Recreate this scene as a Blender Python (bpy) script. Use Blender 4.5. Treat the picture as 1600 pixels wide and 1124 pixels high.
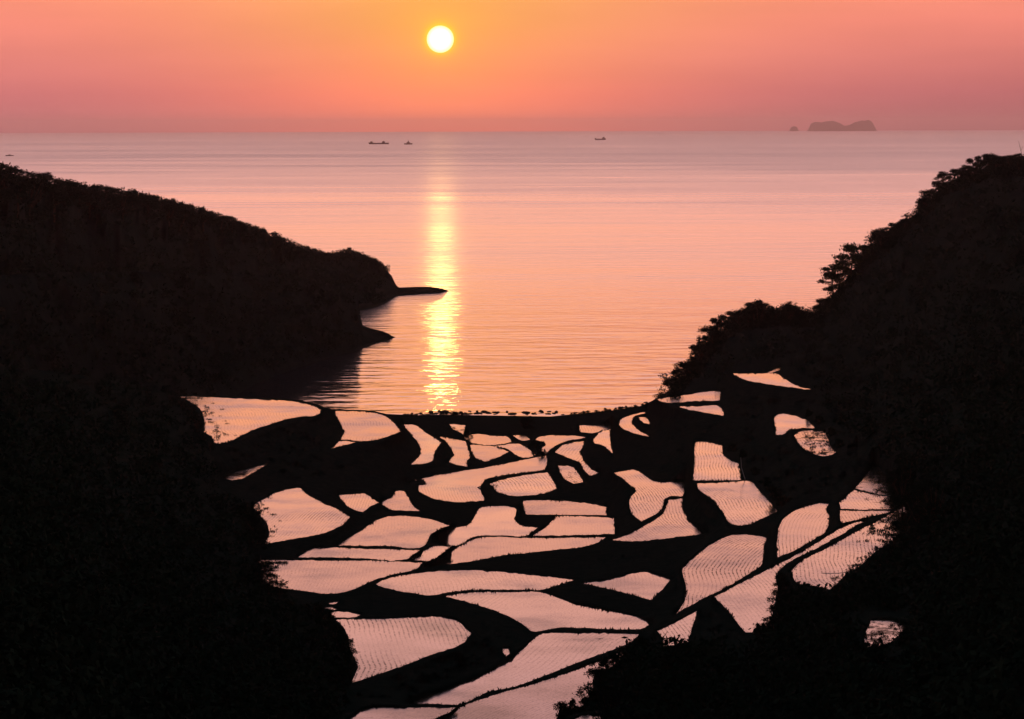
import bpy, math, random
import numpy as np
from mathutils import Matrix, Vector
from mathutils.geometry import delaunay_2d_cdt

rng = np.random.default_rng(7)
random.seed(7)
scene = bpy.context.scene
for o in list(bpy.data.objects):
    bpy.data.objects.remove(o)

# ------------------------------------------------------------------ camera
W, HH = 1600.0, 1124.0
F = 4316.0                       # focal length in photograph pixels
CAMZ = 60.0                      # eye height above the sea, metres
PITCH = math.atan(361.5 / F)
ROLL = math.radians(-0.16)
CAM_M = Matrix.Rotation(math.pi / 2 - PITCH, 4, 'X') @ Matrix.Rotation(ROLL, 4, 'Z')
cam_d = bpy.data.cameras.new('camera')
cam_d.sensor_width = 36.0
cam_d.lens = 36.0 * F / W
cam_d.clip_start = 1.0
cam_d.clip_end = 400000.0
cam = bpy.data.objects.new('camera', cam_d)
scene.collection.objects.link(cam)
cam.matrix_world = Matrix.Translation((0, 0, CAMZ)) @ CAM_M
scene.camera = cam
scene.render.resolution_x, scene.render.resolution_y = 1024, 719

# ------------------------------------------------------------------ light
SUN_EL = math.radians(1.83)
SUN_AZ = math.radians(-1.46)     # negative: left of the viewing axis (+Y)
SUN_STRENGTH = 0.0052
SUN_COL = (1.0, 0.53, 0.13)
vs = scene.view_settings
vs.view_transform = 'Standard'
vs.look = 'None'
vs.exposure = 0.0
vs.gamma = 1.0
try:
    vs.use_curve_mapping = False
except Exception:
    pass
sd = bpy.data.lights.new('sun', 'SUN')
sd.energy = SUN_STRENGTH
sd.angle = math.radians(0.53)
sd.color = SUN_COL
sun = bpy.data.objects.new('sun', sd)
scene.collection.objects.link(sun)
sdir = Vector((math.sin(SUN_AZ) * math.cos(SUN_EL), math.cos(SUN_AZ) * math.cos(SUN_EL), math.sin(SUN_EL)))
sun.rotation_euler = sdir.to_track_quat('Z', 'Y').to_euler()
sun.location = (0, -20, 90)


def lin(c):
    return tuple(((v / 255.0) / 12.92 if v / 255.0 <= 0.04045 else ((v / 255.0 + 0.055) / 1.055) ** 2.4) for v in c)


class NT:
    """small helper for building node trees"""
    def __init__(s, tree):
        s.t = tree
        s.t.nodes.clear()

    def n(s, typ, **kw):
        nd = s.t.nodes.new(typ)
        for k, v in kw.items():
            setattr(nd, k, v)
        return nd

    def l(s, a, b):
        s.t.links.new(a, b)

    def val(s, sock, v):
        if isinstance(v, bpy.types.NodeSocket):
            s.l(v, sock)
        else:
            sock.default_value = v

    def math(s, op, a, b=None, c=None, clamp=False):
        nd = s.n('ShaderNodeMath', operation=op, use_clamp=clamp)
        s.val(nd.inputs[0], a)
        if b is not None:
            s.val(nd.inputs[1], b)
        if c is not None:
            s.val(nd.inputs[2], c)
        return nd.outputs[0]

    def maprange(s, v, a, b, c, d, smooth=False):
        nd = s.n('ShaderNodeMapRange')
        if smooth:
            nd.interpolation_type = 'SMOOTHSTEP'
        s.val(nd.inputs['Value'], v)
        nd.inputs['From Min'].default_value = a
        nd.inputs['From Max'].default_value = b
        nd.inputs['To Min'].default_value = c
        nd.inputs['To Max'].default_value = d
        return nd.outputs['Result']

    def ramp(s, fac, els, interp='LINEAR'):
        nd = s.n('ShaderNodeValToRGB')
        cr = nd.color_ramp
        cr.interpolation = interp
        while len(cr.elements) < len(els):
            cr.elements.new(0.5)
        for e, (p, c) in zip(cr.elements, els):
            e.position = p
        for e, (p, c) in zip(cr.elements, els):
            e.color = (c[0], c[1], c[2], 1.0)
        s.l(fac, nd.inputs['Fac'])
        return nd.outputs['Color']

    def mixc(s, fac, a, b, blend='MIX'):
        nd = s.n('ShaderNodeMix', data_type='RGBA', blend_type=blend)
        s.val(nd.inputs['Factor'], fac)
        s.val(nd.inputs['A'], a) if isinstance(a, bpy.types.NodeSocket) else setattr(nd.inputs[6], 'default_value', (*a, 1))
        if isinstance(a, bpy.types.NodeSocket):
            s.l(a, nd.inputs[6])
        if isinstance(b, bpy.types.NodeSocket):
            s.l(b, nd.inputs[7])
        else:
            nd.inputs[7].default_value = (*b, 1)
        return nd.outputs[2]


world = bpy.data.worlds.new('World')
scene.world = world
world.use_nodes = True
w = NT(world.node_tree)
# fix mixc for colour sockets
def _mixc(s, fac, a, b, blend='MIX'):
    nd = s.n('ShaderNodeMix', data_type='RGBA', blend_type=blend)
    s.val(nd.inputs[0], fac)
    for i, v in ((6, a), (7, b)):
        if isinstance(v, bpy.types.NodeSocket):
            s.l(v, nd.inputs[i])
        else:
            nd.inputs[i].default_value = (v[0], v[1], v[2], 1)
    return nd.outputs[2]
NT.mixc = _mixc
tc = w.n('ShaderNodeTexCoord')
nrm = w.n('ShaderNodeVectorMath', operation='NORMALIZE')
w.l(tc.outputs['Generated'], nrm.inputs[0])
sep = w.n('ShaderNodeSeparateXYZ')
w.l(nrm.outputs[0], sep.inputs[0])
el = w.math('MULTIPLY', w.math('ARCSINE', sep.outputs['Z']), 180 / math.pi)
az = w.math('MULTIPLY', w.math('ARCTAN2', sep.outputs['X'], sep.outputs['Y']), 180 / math.pi)
daz = w.math('SUBTRACT', az, math.degrees(SUN_AZ))
t = w.math('POWER', w.math('DIVIDE', w.math('MAXIMUM', el, 0.0), 90.0), 0.5)


def tpos(e):
    return math.sqrt(max(e, 0) / 90.0)


def half(c):
    return tuple(v / 2.0 for v in c)


center = [(0.0, (1.30, 0.235, 0.145)), (0.7, (1.18, 0.265, 0.145)), (1.5, (0.96, 0.295, 0.130)), (2.2, (0.86, 0.330, 0.110)),
          (2.8, (0.86, 0.355, 0.115)), (4.0, (1.32, 0.48, 0.21)), (6.0, (1.70, 0.65, 0.34)), (8.5, (1.72, 0.76, 0.54)),
          (12.0, (1.52, 0.78, 0.76)), (15.0, (1.10, 0.62, 0.68)), (20.0, (0.34, 0.24, 0.28)), (32.0, (0.11, 0.105, 0.125)), (60.0, (0.09, 0.092, 0.115))]
side = [(0.0, (0.52, 0.165, 0.195)), (0.7, (0.65, 0.175, 0.190)), (1.5, (0.80, 0.22, 0.200)), (2.2, (0.90, 0.245, 0.200)),
        (2.8, (0.88, 0.255, 0.185)), (4.0, (1.30, 0.47, 0.26)), (6.0, (1.68, 0.655, 0.37)), (8.5, (1.68, 0.75, 0.57)),
        (12.0, (1.50, 0.78, 0.76)), (15.0, (1.05, 0.60, 0.68)), (20.0, (0.32, 0.23, 0.28)), (32.0, (0.11, 0.105, 0.125)), (60.0, (0.09, 0.092, 0.115))]
cc = w.ramp(t, [(tpos(e), half(c)) for e, c in center])
cs = w.ramp(t, [(tpos(e), half(c)) for e, c in side])
# broad warm sector round the sun
g1 = w.math('EXPONENT', w.math('MULTIPLY', w.math('POWER', w.math('ABSOLUTE', w.math('DIVIDE', daz, 5.0)), 2.0), -1.0))
sky0 = w.mixc(g1, cs, cc)
# dusk is further on towards the north-west, low over the sea
dim = w.math('MULTIPLY', w.maprange(daz, 4.0, 13.0, 0.0, 0.22, smooth=True), w.maprange(el, 0.4, 2.6, 1.0, 0.0, smooth=True))
dms = w.n('ShaderNodeVectorMath', operation='SCALE')
w.l(sky0, dms.inputs[0])
w.l(w.math('SUBTRACT', 1.0, dim), dms.inputs['Scale'])
sky = dms.outputs[0]
# tight glow round the disc
sv = w.n('ShaderNodeVectorMath', operation='SUBTRACT')
w.l(nrm.outputs[0], sv.inputs[0])
sv.inputs[1].default_value = sdir
sl = w.n('ShaderNodeVectorMath', operation='LENGTH')
w.l(sv.outputs[0], sl.inputs[0])
ang = w.math('MULTIPLY', sl.outputs['Value'], 180 / math.pi)
halo = w.math('EXPONENT', w.math('MULTIPLY', ang, -1.1))
hm = w.n('ShaderNodeVectorMath', operation='SCALE')
hm.inputs[0].default_value = (0.10, 0.085, -0.02)
w.l(w.math('ADD', halo, w.math('MULTIPLY', w.math('EXPONENT', w.math('MULTIPLY', w.math('SUBTRACT', ang, 0.28), -14.0)), 1.6)), hm.inputs['Scale'])
ad = w.n('ShaderNodeVectorMath', operation='ADD')
w.l(sky, ad.inputs[0])
w.l(hm.outputs[0], ad.inputs[1])
# thin uneven cloud veil
mp = w.n('ShaderNodeMapping')
mp.inputs['Scale'].default_value = (6, 6, 40)
w.l(nrm.outputs[0], mp.inputs['Vector'])
nz = w.n('ShaderNodeTexNoise')
nz.inputs['Scale'].default_value = 1.6
nz.inputs['Detail'].default_value = 3
w.l(mp.outputs[0], nz.inputs['Vector'])
veil = w.maprange(nz.outputs['Fac'], 0.3, 0.7, 0.95, 1.05)
# the east behind the viewer is already dark
back = w.math('POWER', w.maprange(w.math('COSINE', w.math('MULTIPLY', daz, math.pi / 180)), -1.0, 1.0, 0.42, 1.0), 2.0)
mul = w.n('ShaderNodeVectorMath', operation='SCALE')
w.l(ad.outputs[0], mul.inputs[0])
w.l(w.math('MULTIPLY', w.math('MULTIPLY', veil, back), 2.0), mul.inputs['Scale'])
# the disc of the sun itself
disc = w.maprange(ang, 0.268, 0.288, 1.0, 0.0, smooth=True)
dr = w.maprange(ang, 0.05, 0.275, 1.0, 0.0)
dcol = w.mixc(dr, (1.3, 1.15, 0.55), (3.0, 3.0, 2.4))
fin = w.mixc(disc, mul.outputs[0], dcol)
bg = w.n('ShaderNodeBackground')
w.l(fin, bg.inputs['Color'])
bg.inputs['Strength'].default_value = 1.0
skt = w.n('ShaderNodeTexSky', sky_type='NISHITA')
skt.sun_disc = False
skt.sun_elevation = SUN_EL
skt.sun_rotation = SUN_AZ
skt.dust_density = 4.0
bg2 = w.n('ShaderNodeBackground')
w.l(skt.outputs[0], bg2.inputs['Color'])
bg2.inputs['Strength'].default_value = 0.01
adds = w.n('ShaderNodeAddShader')
w.l(bg.outputs[0], adds.inputs[0])
w.l(bg2.outputs[0], adds.inputs[1])
out = w.n('ShaderNodeOutputWorld')
w.l(adds.outputs[0], out.inputs['Surface'])

# ------------------------------------------------------------------ geometry helpers
RM = np.array(CAM_M.to_3x3())


def rays(px, py):
    px = np.asarray(px, float)
    py = np.asarray(py, float)
    v = np.stack([(px - W / 2) / F, -(py - HH / 2) / F, -np.ones_like(px)], -1)
    return v @ RM.T


def at_z(px, py, z):
    r = rays(px, py)
    k = (np.asarray(z, float) - CAMZ) / r[..., 2]
    p = r * k[..., None]
    p[..., 2] += CAMZ
    return p


def at_d(px, py, D):
    r = rays(px, py)
    k = np.asarray(D, float) / np.hypot(r[..., 0], r[..., 1])
    p = r * k[..., None]
    p[..., 2] += CAMZ
    return p


def col_link(o):
    scene.collection.objects.link(o)
    return o


def tag(o, label=None, cat=None, group=None, kind=None):
    if label:
        o['label'] = label
    if cat:
        o['category'] = cat
    if group:
        o['group'] = group
    if kind:
        o['kind'] = kind
    return o


def mesh_np(name, verts, faces, mat, smooth=False, parent=None):
    """verts (n,3); faces: (m,3) or (m,4) int array, or a list of both"""
    me = bpy.data.meshes.new(name)
    fl = faces if isinstance(faces, list) else [faces]
    fl = [np.asarray(f, dtype=np.int32) for f in fl if len(f)]
    me.vertices.add(len(verts))
    me.vertices.foreach_set('co', np.ascontiguousarray(verts, dtype=np.float32).ravel())
    tot = sum(f.size for f in fl)
    me.loops.add(tot)
    me.loops.foreach_set('vertex_index', np.concatenate([f.ravel() for f in fl]))
    npoly = sum(len(f) for f in fl)
    me.polygons.add(npoly)
    sizes = np.concatenate([np.full(len(f), f.shape[1], dtype=np.int32) for f in fl])
    starts = np.concatenate([[0], np.cumsum(sizes)[:-1]]).astype(np.int32)
    me.polygons.foreach_set('loop_start', starts)
    if smooth:
        me.polygons.foreach_set('use_smooth', np.ones(npoly, dtype=bool))
    me.update(calc_edges=True)
    me.validate()
    if mat:
        me.materials.append(mat)
    o = bpy.data.objects.new(name, me)
    if parent:
        o.parent = parent
    return col_link(o)


def empty(name, loc, rz=0.0):
    o = bpy.data.objects.new(name, None)
    o.location = loc
    o.rotation_euler = (0, 0, rz)
    o.empty_display_size = 0.5
    return col_link(o)


def vnoise(x, y, seed=0):
    """smooth value noise on arrays"""
    xi = np.floor(x).astype(np.int64)
    yi = np.floor(y).astype(np.int64)
    fx = x - xi
    fy = y - yi
    fx = fx * fx * (3 - 2 * fx)
    fy = fy * fy * (3 - 2 * fy)

    def h(a, b):
        n = (a * 374761393 + b * 668265263 + seed * 982451653) & 0x7fffffff
        n = ((n ^ (n >> 13)) * 1274126177) & 0x7fffffff
        return ((n ^ (n >> 16)) & 0xffff) / 65535.0
    return (h(xi, yi) * (1 - fx) + h(xi + 1, yi) * fx) * (1 - fy) + (h(xi, yi + 1) * (1 - fx) + h(xi + 1, yi + 1) * fx) * fy


def fbm(x, y, seed=0, o=4):
    s = 0
    a = 0.5
    for i in range(o):
        s = s + a * (vnoise(x, y, seed + i) - 0.5) * 2
        x = x * 2.03
        y = y * 2.03
        a *= 0.5
    return s


# ------------------------------------------------------------------ materials
def new_mat(name):
    m = bpy.data.materials.new(name)
    m.use_nodes = True
    return m, NT(m.node_tree)


def mat_diffuse(name, c1, c2, scale, rough=1.0):
    m, n = new_mat(name)
    g = n.n('ShaderNodeNewGeometry')
    tx = n.n('ShaderNodeTexNoise')
    tx.inputs['Scale'].default_value = scale
    tx.inputs['Detail'].default_value = 5
    n.l(g.outputs['Position'], tx.inputs['Vector'])
    c = n.ramp(tx.outputs['Fac'], [(0.35, c1), (0.65, c2)])
    d = n.n('ShaderNodeBsdfDiffuse')
    n.l(c, d.inputs['Color'])
    bp = n.n('ShaderNodeBump')
    bp.inputs['Strength'].default_value = 0.5
    bp.inputs['Distance'].default_value = 0.1
    n.l(tx.outputs['Fac'], bp.inputs['Height'])
    n.l(bp.outputs[0], d.inputs['Normal'])
    o = n.n('ShaderNodeOutputMaterial')
    n.l(d.outputs[0], o.inputs['Surface'])
    return m


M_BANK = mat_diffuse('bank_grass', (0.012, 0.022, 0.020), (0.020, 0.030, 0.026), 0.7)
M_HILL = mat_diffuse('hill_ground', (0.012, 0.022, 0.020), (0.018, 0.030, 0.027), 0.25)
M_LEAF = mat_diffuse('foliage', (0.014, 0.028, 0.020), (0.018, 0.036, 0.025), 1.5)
M_PINE = mat_diffuse('pine_needles', (0.028, 0.045, 0.020), (0.045, 0.065, 0.030), 1.5)
M_BARK = mat_diffuse('bark', (0.040, 0.030, 0.022), (0.080, 0.060, 0.045), 3.0)
M_ROCK = mat_diffuse('shore_rock', (0.040, 0.038, 0.036), (0.090, 0.085, 0.080), 0.8)
M_GRASS = mat_diffuse('grass_blades', (0.016, 0.028, 0.018), (0.025, 0.036, 0.024), 2.0)
M_ISLE = mat_diffuse('island_woods', (0.030, 0.035, 0.030), (0.060, 0.060, 0.050), 0.01)
M_HULL = mat_diffuse('ship_hull_paint', (0.050, 0.025, 0.025), (0.080, 0.035, 0.030), 0.3)
M_CABIN = mat_diffuse('ship_cabin_paint', (0.10, 0.09, 0.09), (0.14, 0.13, 0.12), 0.3)
M_PALE = mat_diffuse('weathered_pale_plastic', (0.45, 0.45, 0.45), (0.60, 0.60, 0.60), 2.0)


def mat_sea():
    m, n = new_mat('sea_water')
    g = n.n('ShaderNodeNewGeometry')
    sp = n.n('ShaderNodeSeparateXYZ')
    n.l(g.outputs['Position'], sp.inputs[0])
    ln = n.n('ShaderNodeVectorMath', operation='LENGTH')
    n.l(g.outputs['Position'], ln.inputs[0])
    dist = ln.outputs['Value']
    lg = n.math('LOGARITHM', dist, 10.0)

    def noise(scale, sx, sy, detail=3, rough=0.5, dist_=0.0):
        mp = n.n('ShaderNodeMapping')
        mp.inputs['Scale'].default_value = (sx, sy, 1)
        n.l(g.outputs['Position'], mp.inputs['Vector'])
        t = n.n('ShaderNodeTexNoise')
        t.inputs['Scale'].default_value = scale
        t.inputs['Detail'].default_value = detail
        t.inputs['Roughness'].default_value = rough
        t.inputs['Distortion'].default_value = dist_
        n.l(mp.outputs[0], t.inputs['Vector'])
        return t.outputs['Fac']
    # wind patches of different sizes, drawn out across the view
    p1 = noise(0.0035, 0.30, 1.0, 5, 0.65)
    p2 = noise(0.0006, 0.3, 1.0, 5, 0.6)
    p3 = noise(0.022, 0.14, 1.0, 5, 0.7)
    p4 = noise(0.10, 0.12, 1.0, 3, 0.6)
    patch = n.math('ADD', n.math('ADD', n.math('MULTIPLY', p1, 0.30), n.math('MULTIPLY', p2, 0.25)), n.math('ADD', n.math('MULTIPLY', p3, 0.25), n.math('MULTIPLY', p4, 0.20)))
    patch = n.maprange(patch, 0.40, 0.60, 0.0, 1.0)
    # far water is ruffled more than the sheltered bay
    far = n.maprange(n.math('ADD', lg, n.math('MULTIPLY', n.math('SUBTRACT', p1, 0.5), 0.3)), 3.15, 3.85, 0.0, 1.0, smooth=True)
    base = n.math('ADD', n.math('MULTIPLY', far, 0.17), n.maprange(lg, 2.80, 3.10, 0.075, 0.225))
    rough = n.math('MULTIPLY', base, n.maprange(patch, 0.0, 1.0, 0.82, 1.15))
    # short ripples, waves and a low swell, crests lying across the view
    r1 = noise(0.55, 1.0, 1.0, 3, 0.5)
    r2 = noise(0.14, 0.60, 1.0, 2, 0.5)
    r3 = noise(0.030, 0.15, 1.0, 3, 0.55)
    b1 = n.n('ShaderNodeBump')
    b1.inputs['Distance'].default_value = 1.0
    n.l(n.math('ADD', n.math('ADD', n.math('MULTIPLY', r1, 0.07), n.math('MULTIPLY', r2, 0.60)), n.math('MULTIPLY', r3, 0.8)), b1.inputs['Height'])
    n.l(n.maprange(patch, 0.0, 1.0, 0.45, 1.0), b1.inputs['Strength'])
    gl = n.n('ShaderNodeBsdfGlossy')
    gl.inputs['Color'].default_value = (1.0, 1.0, 1.0, 1)
    n.l(rough, gl.inputs['Roughness'])
    n.l(b1.outputs[0], gl.inputs['Normal'])
    df = n.n('ShaderNodeBsdfDiffuse')
    df.inputs['Color'].default_value = (0.02, 0.03, 0.045, 1)
    fr = n.n('ShaderNodeFresnel')
    fr.inputs['IOR'].default_value = 1.5
    n.l(b1.outputs[0], fr.inputs['Normal'])
    mx = n.n('ShaderNodeMixShader')
    n.l(fr.outputs[0], mx.inputs[0])
    n.l(df.outputs[0], mx.inputs[1])
    n.l(gl.outputs[0], mx.inputs[2])
    o = n.n('ShaderNodeOutputMaterial')
    n.l(mx.outputs[0], o.inputs['Surface'])
    return m


M_SEA = mat_sea()


def mat_paddy():
    """still muddy water with rows of young rice; 'row' runs across the rows in metres"""
    m, n = new_mat('flooded_paddy')
    g = n.n('ShaderNodeNewGeometry')
    at = n.n('ShaderNodeAttribute')
    at.attribute_name = 'row'
    al = n.n('ShaderNodeAttribute')
    al.attribute_name = 'rows'         # how strongly the rows show
    am = n.n('ShaderNodeAttribute')
    am.attribute_name = 'mud'
    tx = n.n('ShaderNodeTexNoise')
    tx.inputs['Scale'].default_value = 0.06
    tx.inputs['Detail'].default_value = 2
    n.l(g.outputs['Position'], tx.inputs['Vector'])
    wob = n.math('MULTIPLY', n.math('SUBTRACT', tx.outputs['Fac'], 0.5), 3.4)
    ph = n.math('MULTIPLY', n.math('ADD', at.outputs['Fac'], wob), 2 * math.pi)
    s = n.math('SINE', ph)
    line = n.maprange(s, 0.25, 1.0, 0.0, 1.0)
    f2 = n.n('ShaderNodeTexNoise')
    f2.inputs['Scale'].default_value = 2.2
    f2.inputs['Detail'].default_value = 2
    n.l(g.outputs['Position'], f2.inputs['Vector'])
    brk = n.maprange(f2.outputs['Fac'], 0.38, 0.58, 0.0, 1.15)
    f3 = n.n('ShaderNodeTexNoise')
    f3.inputs['Scale'].default_value = 0.07
    f3.inputs['Detail'].default_value = 2
    n.l(g.outputs['Position'], f3.inputs['Vector'])
    amt = n.maprange(f3.outputs['Fac'], 0.38, 0.62, 0.12, 1.15)
    fac = n.math('MULTIPLY', n.math('MULTIPLY', n.math('MULTIPLY', line, brk), amt), n.math('MULTIPLY', n.math('POWER', al.outputs['Fac'], 1.5), 0.58))
    # weeds, stubble and mud breaking the surface
    f4 = n.n('ShaderNodeTexNoise')
    f4.inputs['Scale'].default_value = 0.5
    f4.inputs['Detail'].default_value = 5
    f4.inputs['Roughness'].default_value = 0.7
    n.l(g.outputs['Position'], f4.inputs['Vector'])
    thr = n.math('SUBTRACT', 0.70, n.math('MULTIPLY', am.outputs['Fac'], 0.22))
    mud = n.math('MULTIPLY', n.math('SUBTRACT', f4.outputs['Fac'], thr), 12.0, clamp=True)
    mud = n.math('MULTIPLY', mud, 0.85)
    # fine speckle of seedlings
    f5 = n.n('ShaderNodeTexNoise')
    f5.inputs['Scale'].default_value = 5.0
    f5.inputs['Detail'].default_value = 1
    n.l(g.outputs['Position'], f5.inputs['Vector'])
    spk = n.maprange(f5.outputs['Fac'], 0.5, 0.75, 0.0, 0.22)
    tot = n.math('MAXIMUM', n.math('ADD', fac, spk), mud, clamp=True)
    bp = n.n('ShaderNodeBump')
    bp.inputs['Distance'].default_value = 0.012
    bp.inputs['Strength'].default_value = 0.35
    n.l(f5.outputs['Fac'], bp.inputs['Height'])
    gl = n.n('ShaderNodeBsdfGlossy')
    f6 = n.n('ShaderNodeTexNoise')
    f6.inputs['Scale'].default_value = 0.10
    f6.inputs['Detail'].default_value = 5
    f6.inputs['Roughness'].default_value = 0.6
    n.l(g.outputs['Position'], f6.inputs['Vector'])
    n.l(n.maprange(f6.outputs['Fac'], 0.35, 0.65, 0.04, 0.26), gl.inputs['Roughness'])
    tone = n.n('ShaderNodeAttribute')
    tone.attribute_name = 'tone'
    gc = n.mixc(tone.outputs['Fac'], (0.84, 0.80, 0.80), (1.0, 1.0, 1.0))
    n.l(gc, gl.inputs['Color'])
    n.l(bp.outputs[0], gl.inputs['Normal'])
    df = n.n('ShaderNodeBsdfDiffuse')
    df.inputs['Color'].default_value = (0.07, 0.055, 0.04, 1)
    fr = n.n('ShaderNodeFresnel')
    fr.inputs['IOR'].default_value = 1.7
    mx = n.n('ShaderNodeMixShader')
    n.l(fr.outputs[0], mx.inputs[0])
    n.l(df.outputs[0], mx.inputs[1])
    n.l(gl.outputs[0], mx.inputs[2])
    d2 = n.n('ShaderNodeBsdfDiffuse')
    d2.inputs['Color'].default_value = (0.035, 0.035, 0.02, 1)
    m2 = n.n('ShaderNodeMixShader')
    n.l(tot, m2.inputs[0])
    n.l(mx.outputs[0], m2.inputs[1])
    n.l(d2.outputs[0], m2.inputs[2])
    o = n.n('ShaderNodeOutputMaterial')
    n.l(m2.outputs[0], o.inputs['Surface'])
    return m


M_PADDY = mat_paddy()

# ------------------------------------------------------------------ sea
SEA_R = 50000.0
radii = [0.0, 300, 700, 1500, 4000, 12000, SEA_R]
sv_, sf_ = [(0, 0, 0)], []
NS = 192
for r in radii[1:]:
    for k in range(NS):
        a = 2 * math.pi * k / NS
        sv_.append((r * math.sin(a), r * math.cos(a), 0))
tri = [(0, 1 + (k + 1) % NS, 1 + k) for k in range(NS)]
for j in range(len(radii) - 2):
    a0, b0 = 1 + j * NS, 1 + (j + 1) * NS
    for k in range(NS):
        sf_.append((a0 + k, a0 + (k + 1) % NS, b0 + (k + 1) % NS, b0 + k))
sea = mesh_np('sea', np.array(sv_), [np.array(tri), np.array(sf_)[:, ::1]], M_SEA)
tag(sea, kind='structure')

# ------------------------------------------------------------------ the paddies: outline, level, row guide, look
# outline points are in photograph pixels and are laid on the level plane of each field
P = []


def paddy(z, pts, label, rows=0.6, guide=None, pitch=0.40, ang=0.0, mud=0.0):
    P.append(dict(z=z, pts=np.array(pts, float), label=label, rows=rows, guide=guide, pitch=pitch, ang=ang, mud=mud))


paddy(13.0, [(275,619.5),(320,620.5),(380,623),(435,625.5),(470,629),(492,635),(502.5,640.5),(501,646),(490,650),(472,651),(450,655),(420,664),(395,672.5),(380,679),(360,689),(345,693),(335,692.5),(332,685),(319,675),(320,660),(314,642),(300,630)],
      'large curved flooded paddy highest on the left above the cove', 0.55, (16, 21), 0.5, mud=0.25)
paddy(10.0, [(522.5,642.5),(555,643),(582,645),(602,651),(615,660),(622,669),(625,674.5),(610,681),(590,687),(567,689.5),(547,688),(532.5,687),(538,675),(531,660),(526,650)],
      'fan shaped flooded paddy right of the highest left one, against the water of the bay', 0.5, (11, 14), 0.5)
paddy(10.4, [(531,689.5),(555,691),(542,695),(517.5,701)], 'thin wedge of water tucked under the fan shaped paddy', 0.3)
paddy(10.3, [(346,747.5),(360,740),(385,734),(422,723),(400,736),(375,749),(360,750)], 'dim narrow sliver of paddy alone in the dark left slope', 0.8, mud=0.75)
paddy(10.2, [(394,791),(410,781),(435,769),(469,763),(480,772.5),(505,786),(530,797.5),(547,809),(537,819),(515,830),(485,837.5),(450,844),(411,851),(420,840),(419,825),(410,810),(402,800)],
      'leaf shaped paddy with slanting rice rows at the edge of the left woods', 0.9, (0, 3), 0.42, mud=0.2)
paddy(9.0, [(528,773),(550,772.5),(572.5,772.5),(592,785.5),(580,791),(567.5,801),(547,794),(535,784)], 'small shield shaped paddy between the leaf shaped one and the bell shaped one', 0.5)
paddy(7.5, [(595,786),(605,780),(611,778),(619.5,767),(631,767),(639,779),(645,790),(656,799),(632,798),(612,797),(602,792)], 'small bell shaped paddy left of the big curved central field', 0.4)
paddy(5.0, [(627.5,663),(650,665),(665,676),(682,686),(689,692),(680,705),(677,720),(667,724),(642,726),(656,711),(657,702),(645,682),(635,670)],
      'boomerang shaped paddy beside the beach, left of its narrower twin', 0.35)
paddy(4.0, [(686,682),(710,686),(727,689.5),(736,714),(730,721),(730,729),(715,727),(701,722),(710,711),(700,695)], 'narrow bent paddy right of the boomerang shaped one', 0.35)
paddy(1.8, [(701,662),(727,665),(725,679),(715,674),(707,671)], 'tiny glinting pool of paddy water just behind the beach below the sun', 0.2, mud=0.6)
paddy(2.5, [(724,684),(737,679),(780,682),(792,682),(802,691),(772,696),(745,694),(731,689)], 'low flat paddy just behind the beach, right of the glinting pool', 0.3)
paddy(3.1, [(734,694.5),(775,699),(797,706),(786,711),(757,721),(742,715),(737,705)], 'pointed paddy directly in front of the flat one behind the beach', 0.3)
paddy(2.9, [(767,698),(815,694.5),(831,706),(838,712.5),(817,716),(805,710),(792,701.5)], 'swooping paddy that ends at a tiny ring of bank beside the round dark mound', 0.3)
paddy(2.2, [(800,680),(821,681),(828,688),(815,689)], 'tiny triangular paddy behind the dark round mound near the beach', 0.2)
paddy(2.6, [(840,684),(892,681),(917,684),(877,692.5),(857,705),(854,710),(844,703),(852,696),(850,690),(835,688)], 'forked paddy right of the dark round mound', 0.3)
paddy(2.0, [(905,665),(956,666),(954,673),(925,677),(906,675.5)], 'small oblong paddy standing alone near the right end of the beach', 0.5, pitch=0.5, mud=0.1)
paddy(3.6, [(867,707),(877,697),(895,692),(912,689),(911,697),(907,706),(912,720),(922,732),(937,739),(922,743),(912,735),(907,724),(887,716)], 'S shaped paddy with dark rice rows in the middle distance', 1.0, (0, 3), 0.6, mud=0.2)
paddy(3.5, [(927,687),(937,676),(953,671),(954.5,695),(958,709),(942,696),(929,692)], 'hook shaped paddy right of the S shaped one', 0.3)
paddy(5.0, [(871,727),(895,730),(904,740),(911,754),(896,756),(885,751),(877,740)], 'small lens shaped paddy with dark stubble enclosed by the S shaped one', 1.0, None, 0.6, 0.25, mud=0.35)
paddy(4.6, [(855,712.5),(853,734),(815,739),(780,744),(760,749),(751,759),(753,770),(759,782),(717,785),(692,782.5),(667,775),(655,767),(654,759),(667,757),(660,750),(634,755),(675,744.5),(725,736),(775,727.5),(825,717.5)],
      'big curved central paddy sweeping up to the right like a horn', 0.5, (4, 7), 0.45)
paddy(5.2, [(764,756),(790,748.5),(825,742),(855,738.5),(862,747.5),(870,764),(850,771),(825,774.5),(795,774.5),(775,767.5),(770,760)], 'oval paddy with strong dark rows nested in the big curved central one', 1.0, (8, 10), 0.55, mud=0.3)
paddy(6.2, [(817,782.5),(862,782),(912,786),(947.5,790),(948,805),(875,805),(820,804)], 'long straight paddy below the oval one with short slanted rows', 0.8, None, 0.45, 0.35, mud=0.2)
paddy(7.4, [(750,794),(787,791),(805,794),(809,800),(805,812),(812,820),(840,825),(822,837),(785,837),(755,837.5),(737,840),(720,852),(695,851),(684,842.5),(685,832),(700,826),(732,820)], 'stepped paddy shaped like a shoe in the middle of the valley', 0.25)
paddy(7.4, [(867,808),(900,807),(960,810),(960,834.5),(900,836.5),(832,837.5),(855,822)], 'trapezoid paddy right of the shoe shaped one', 0.25)
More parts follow.
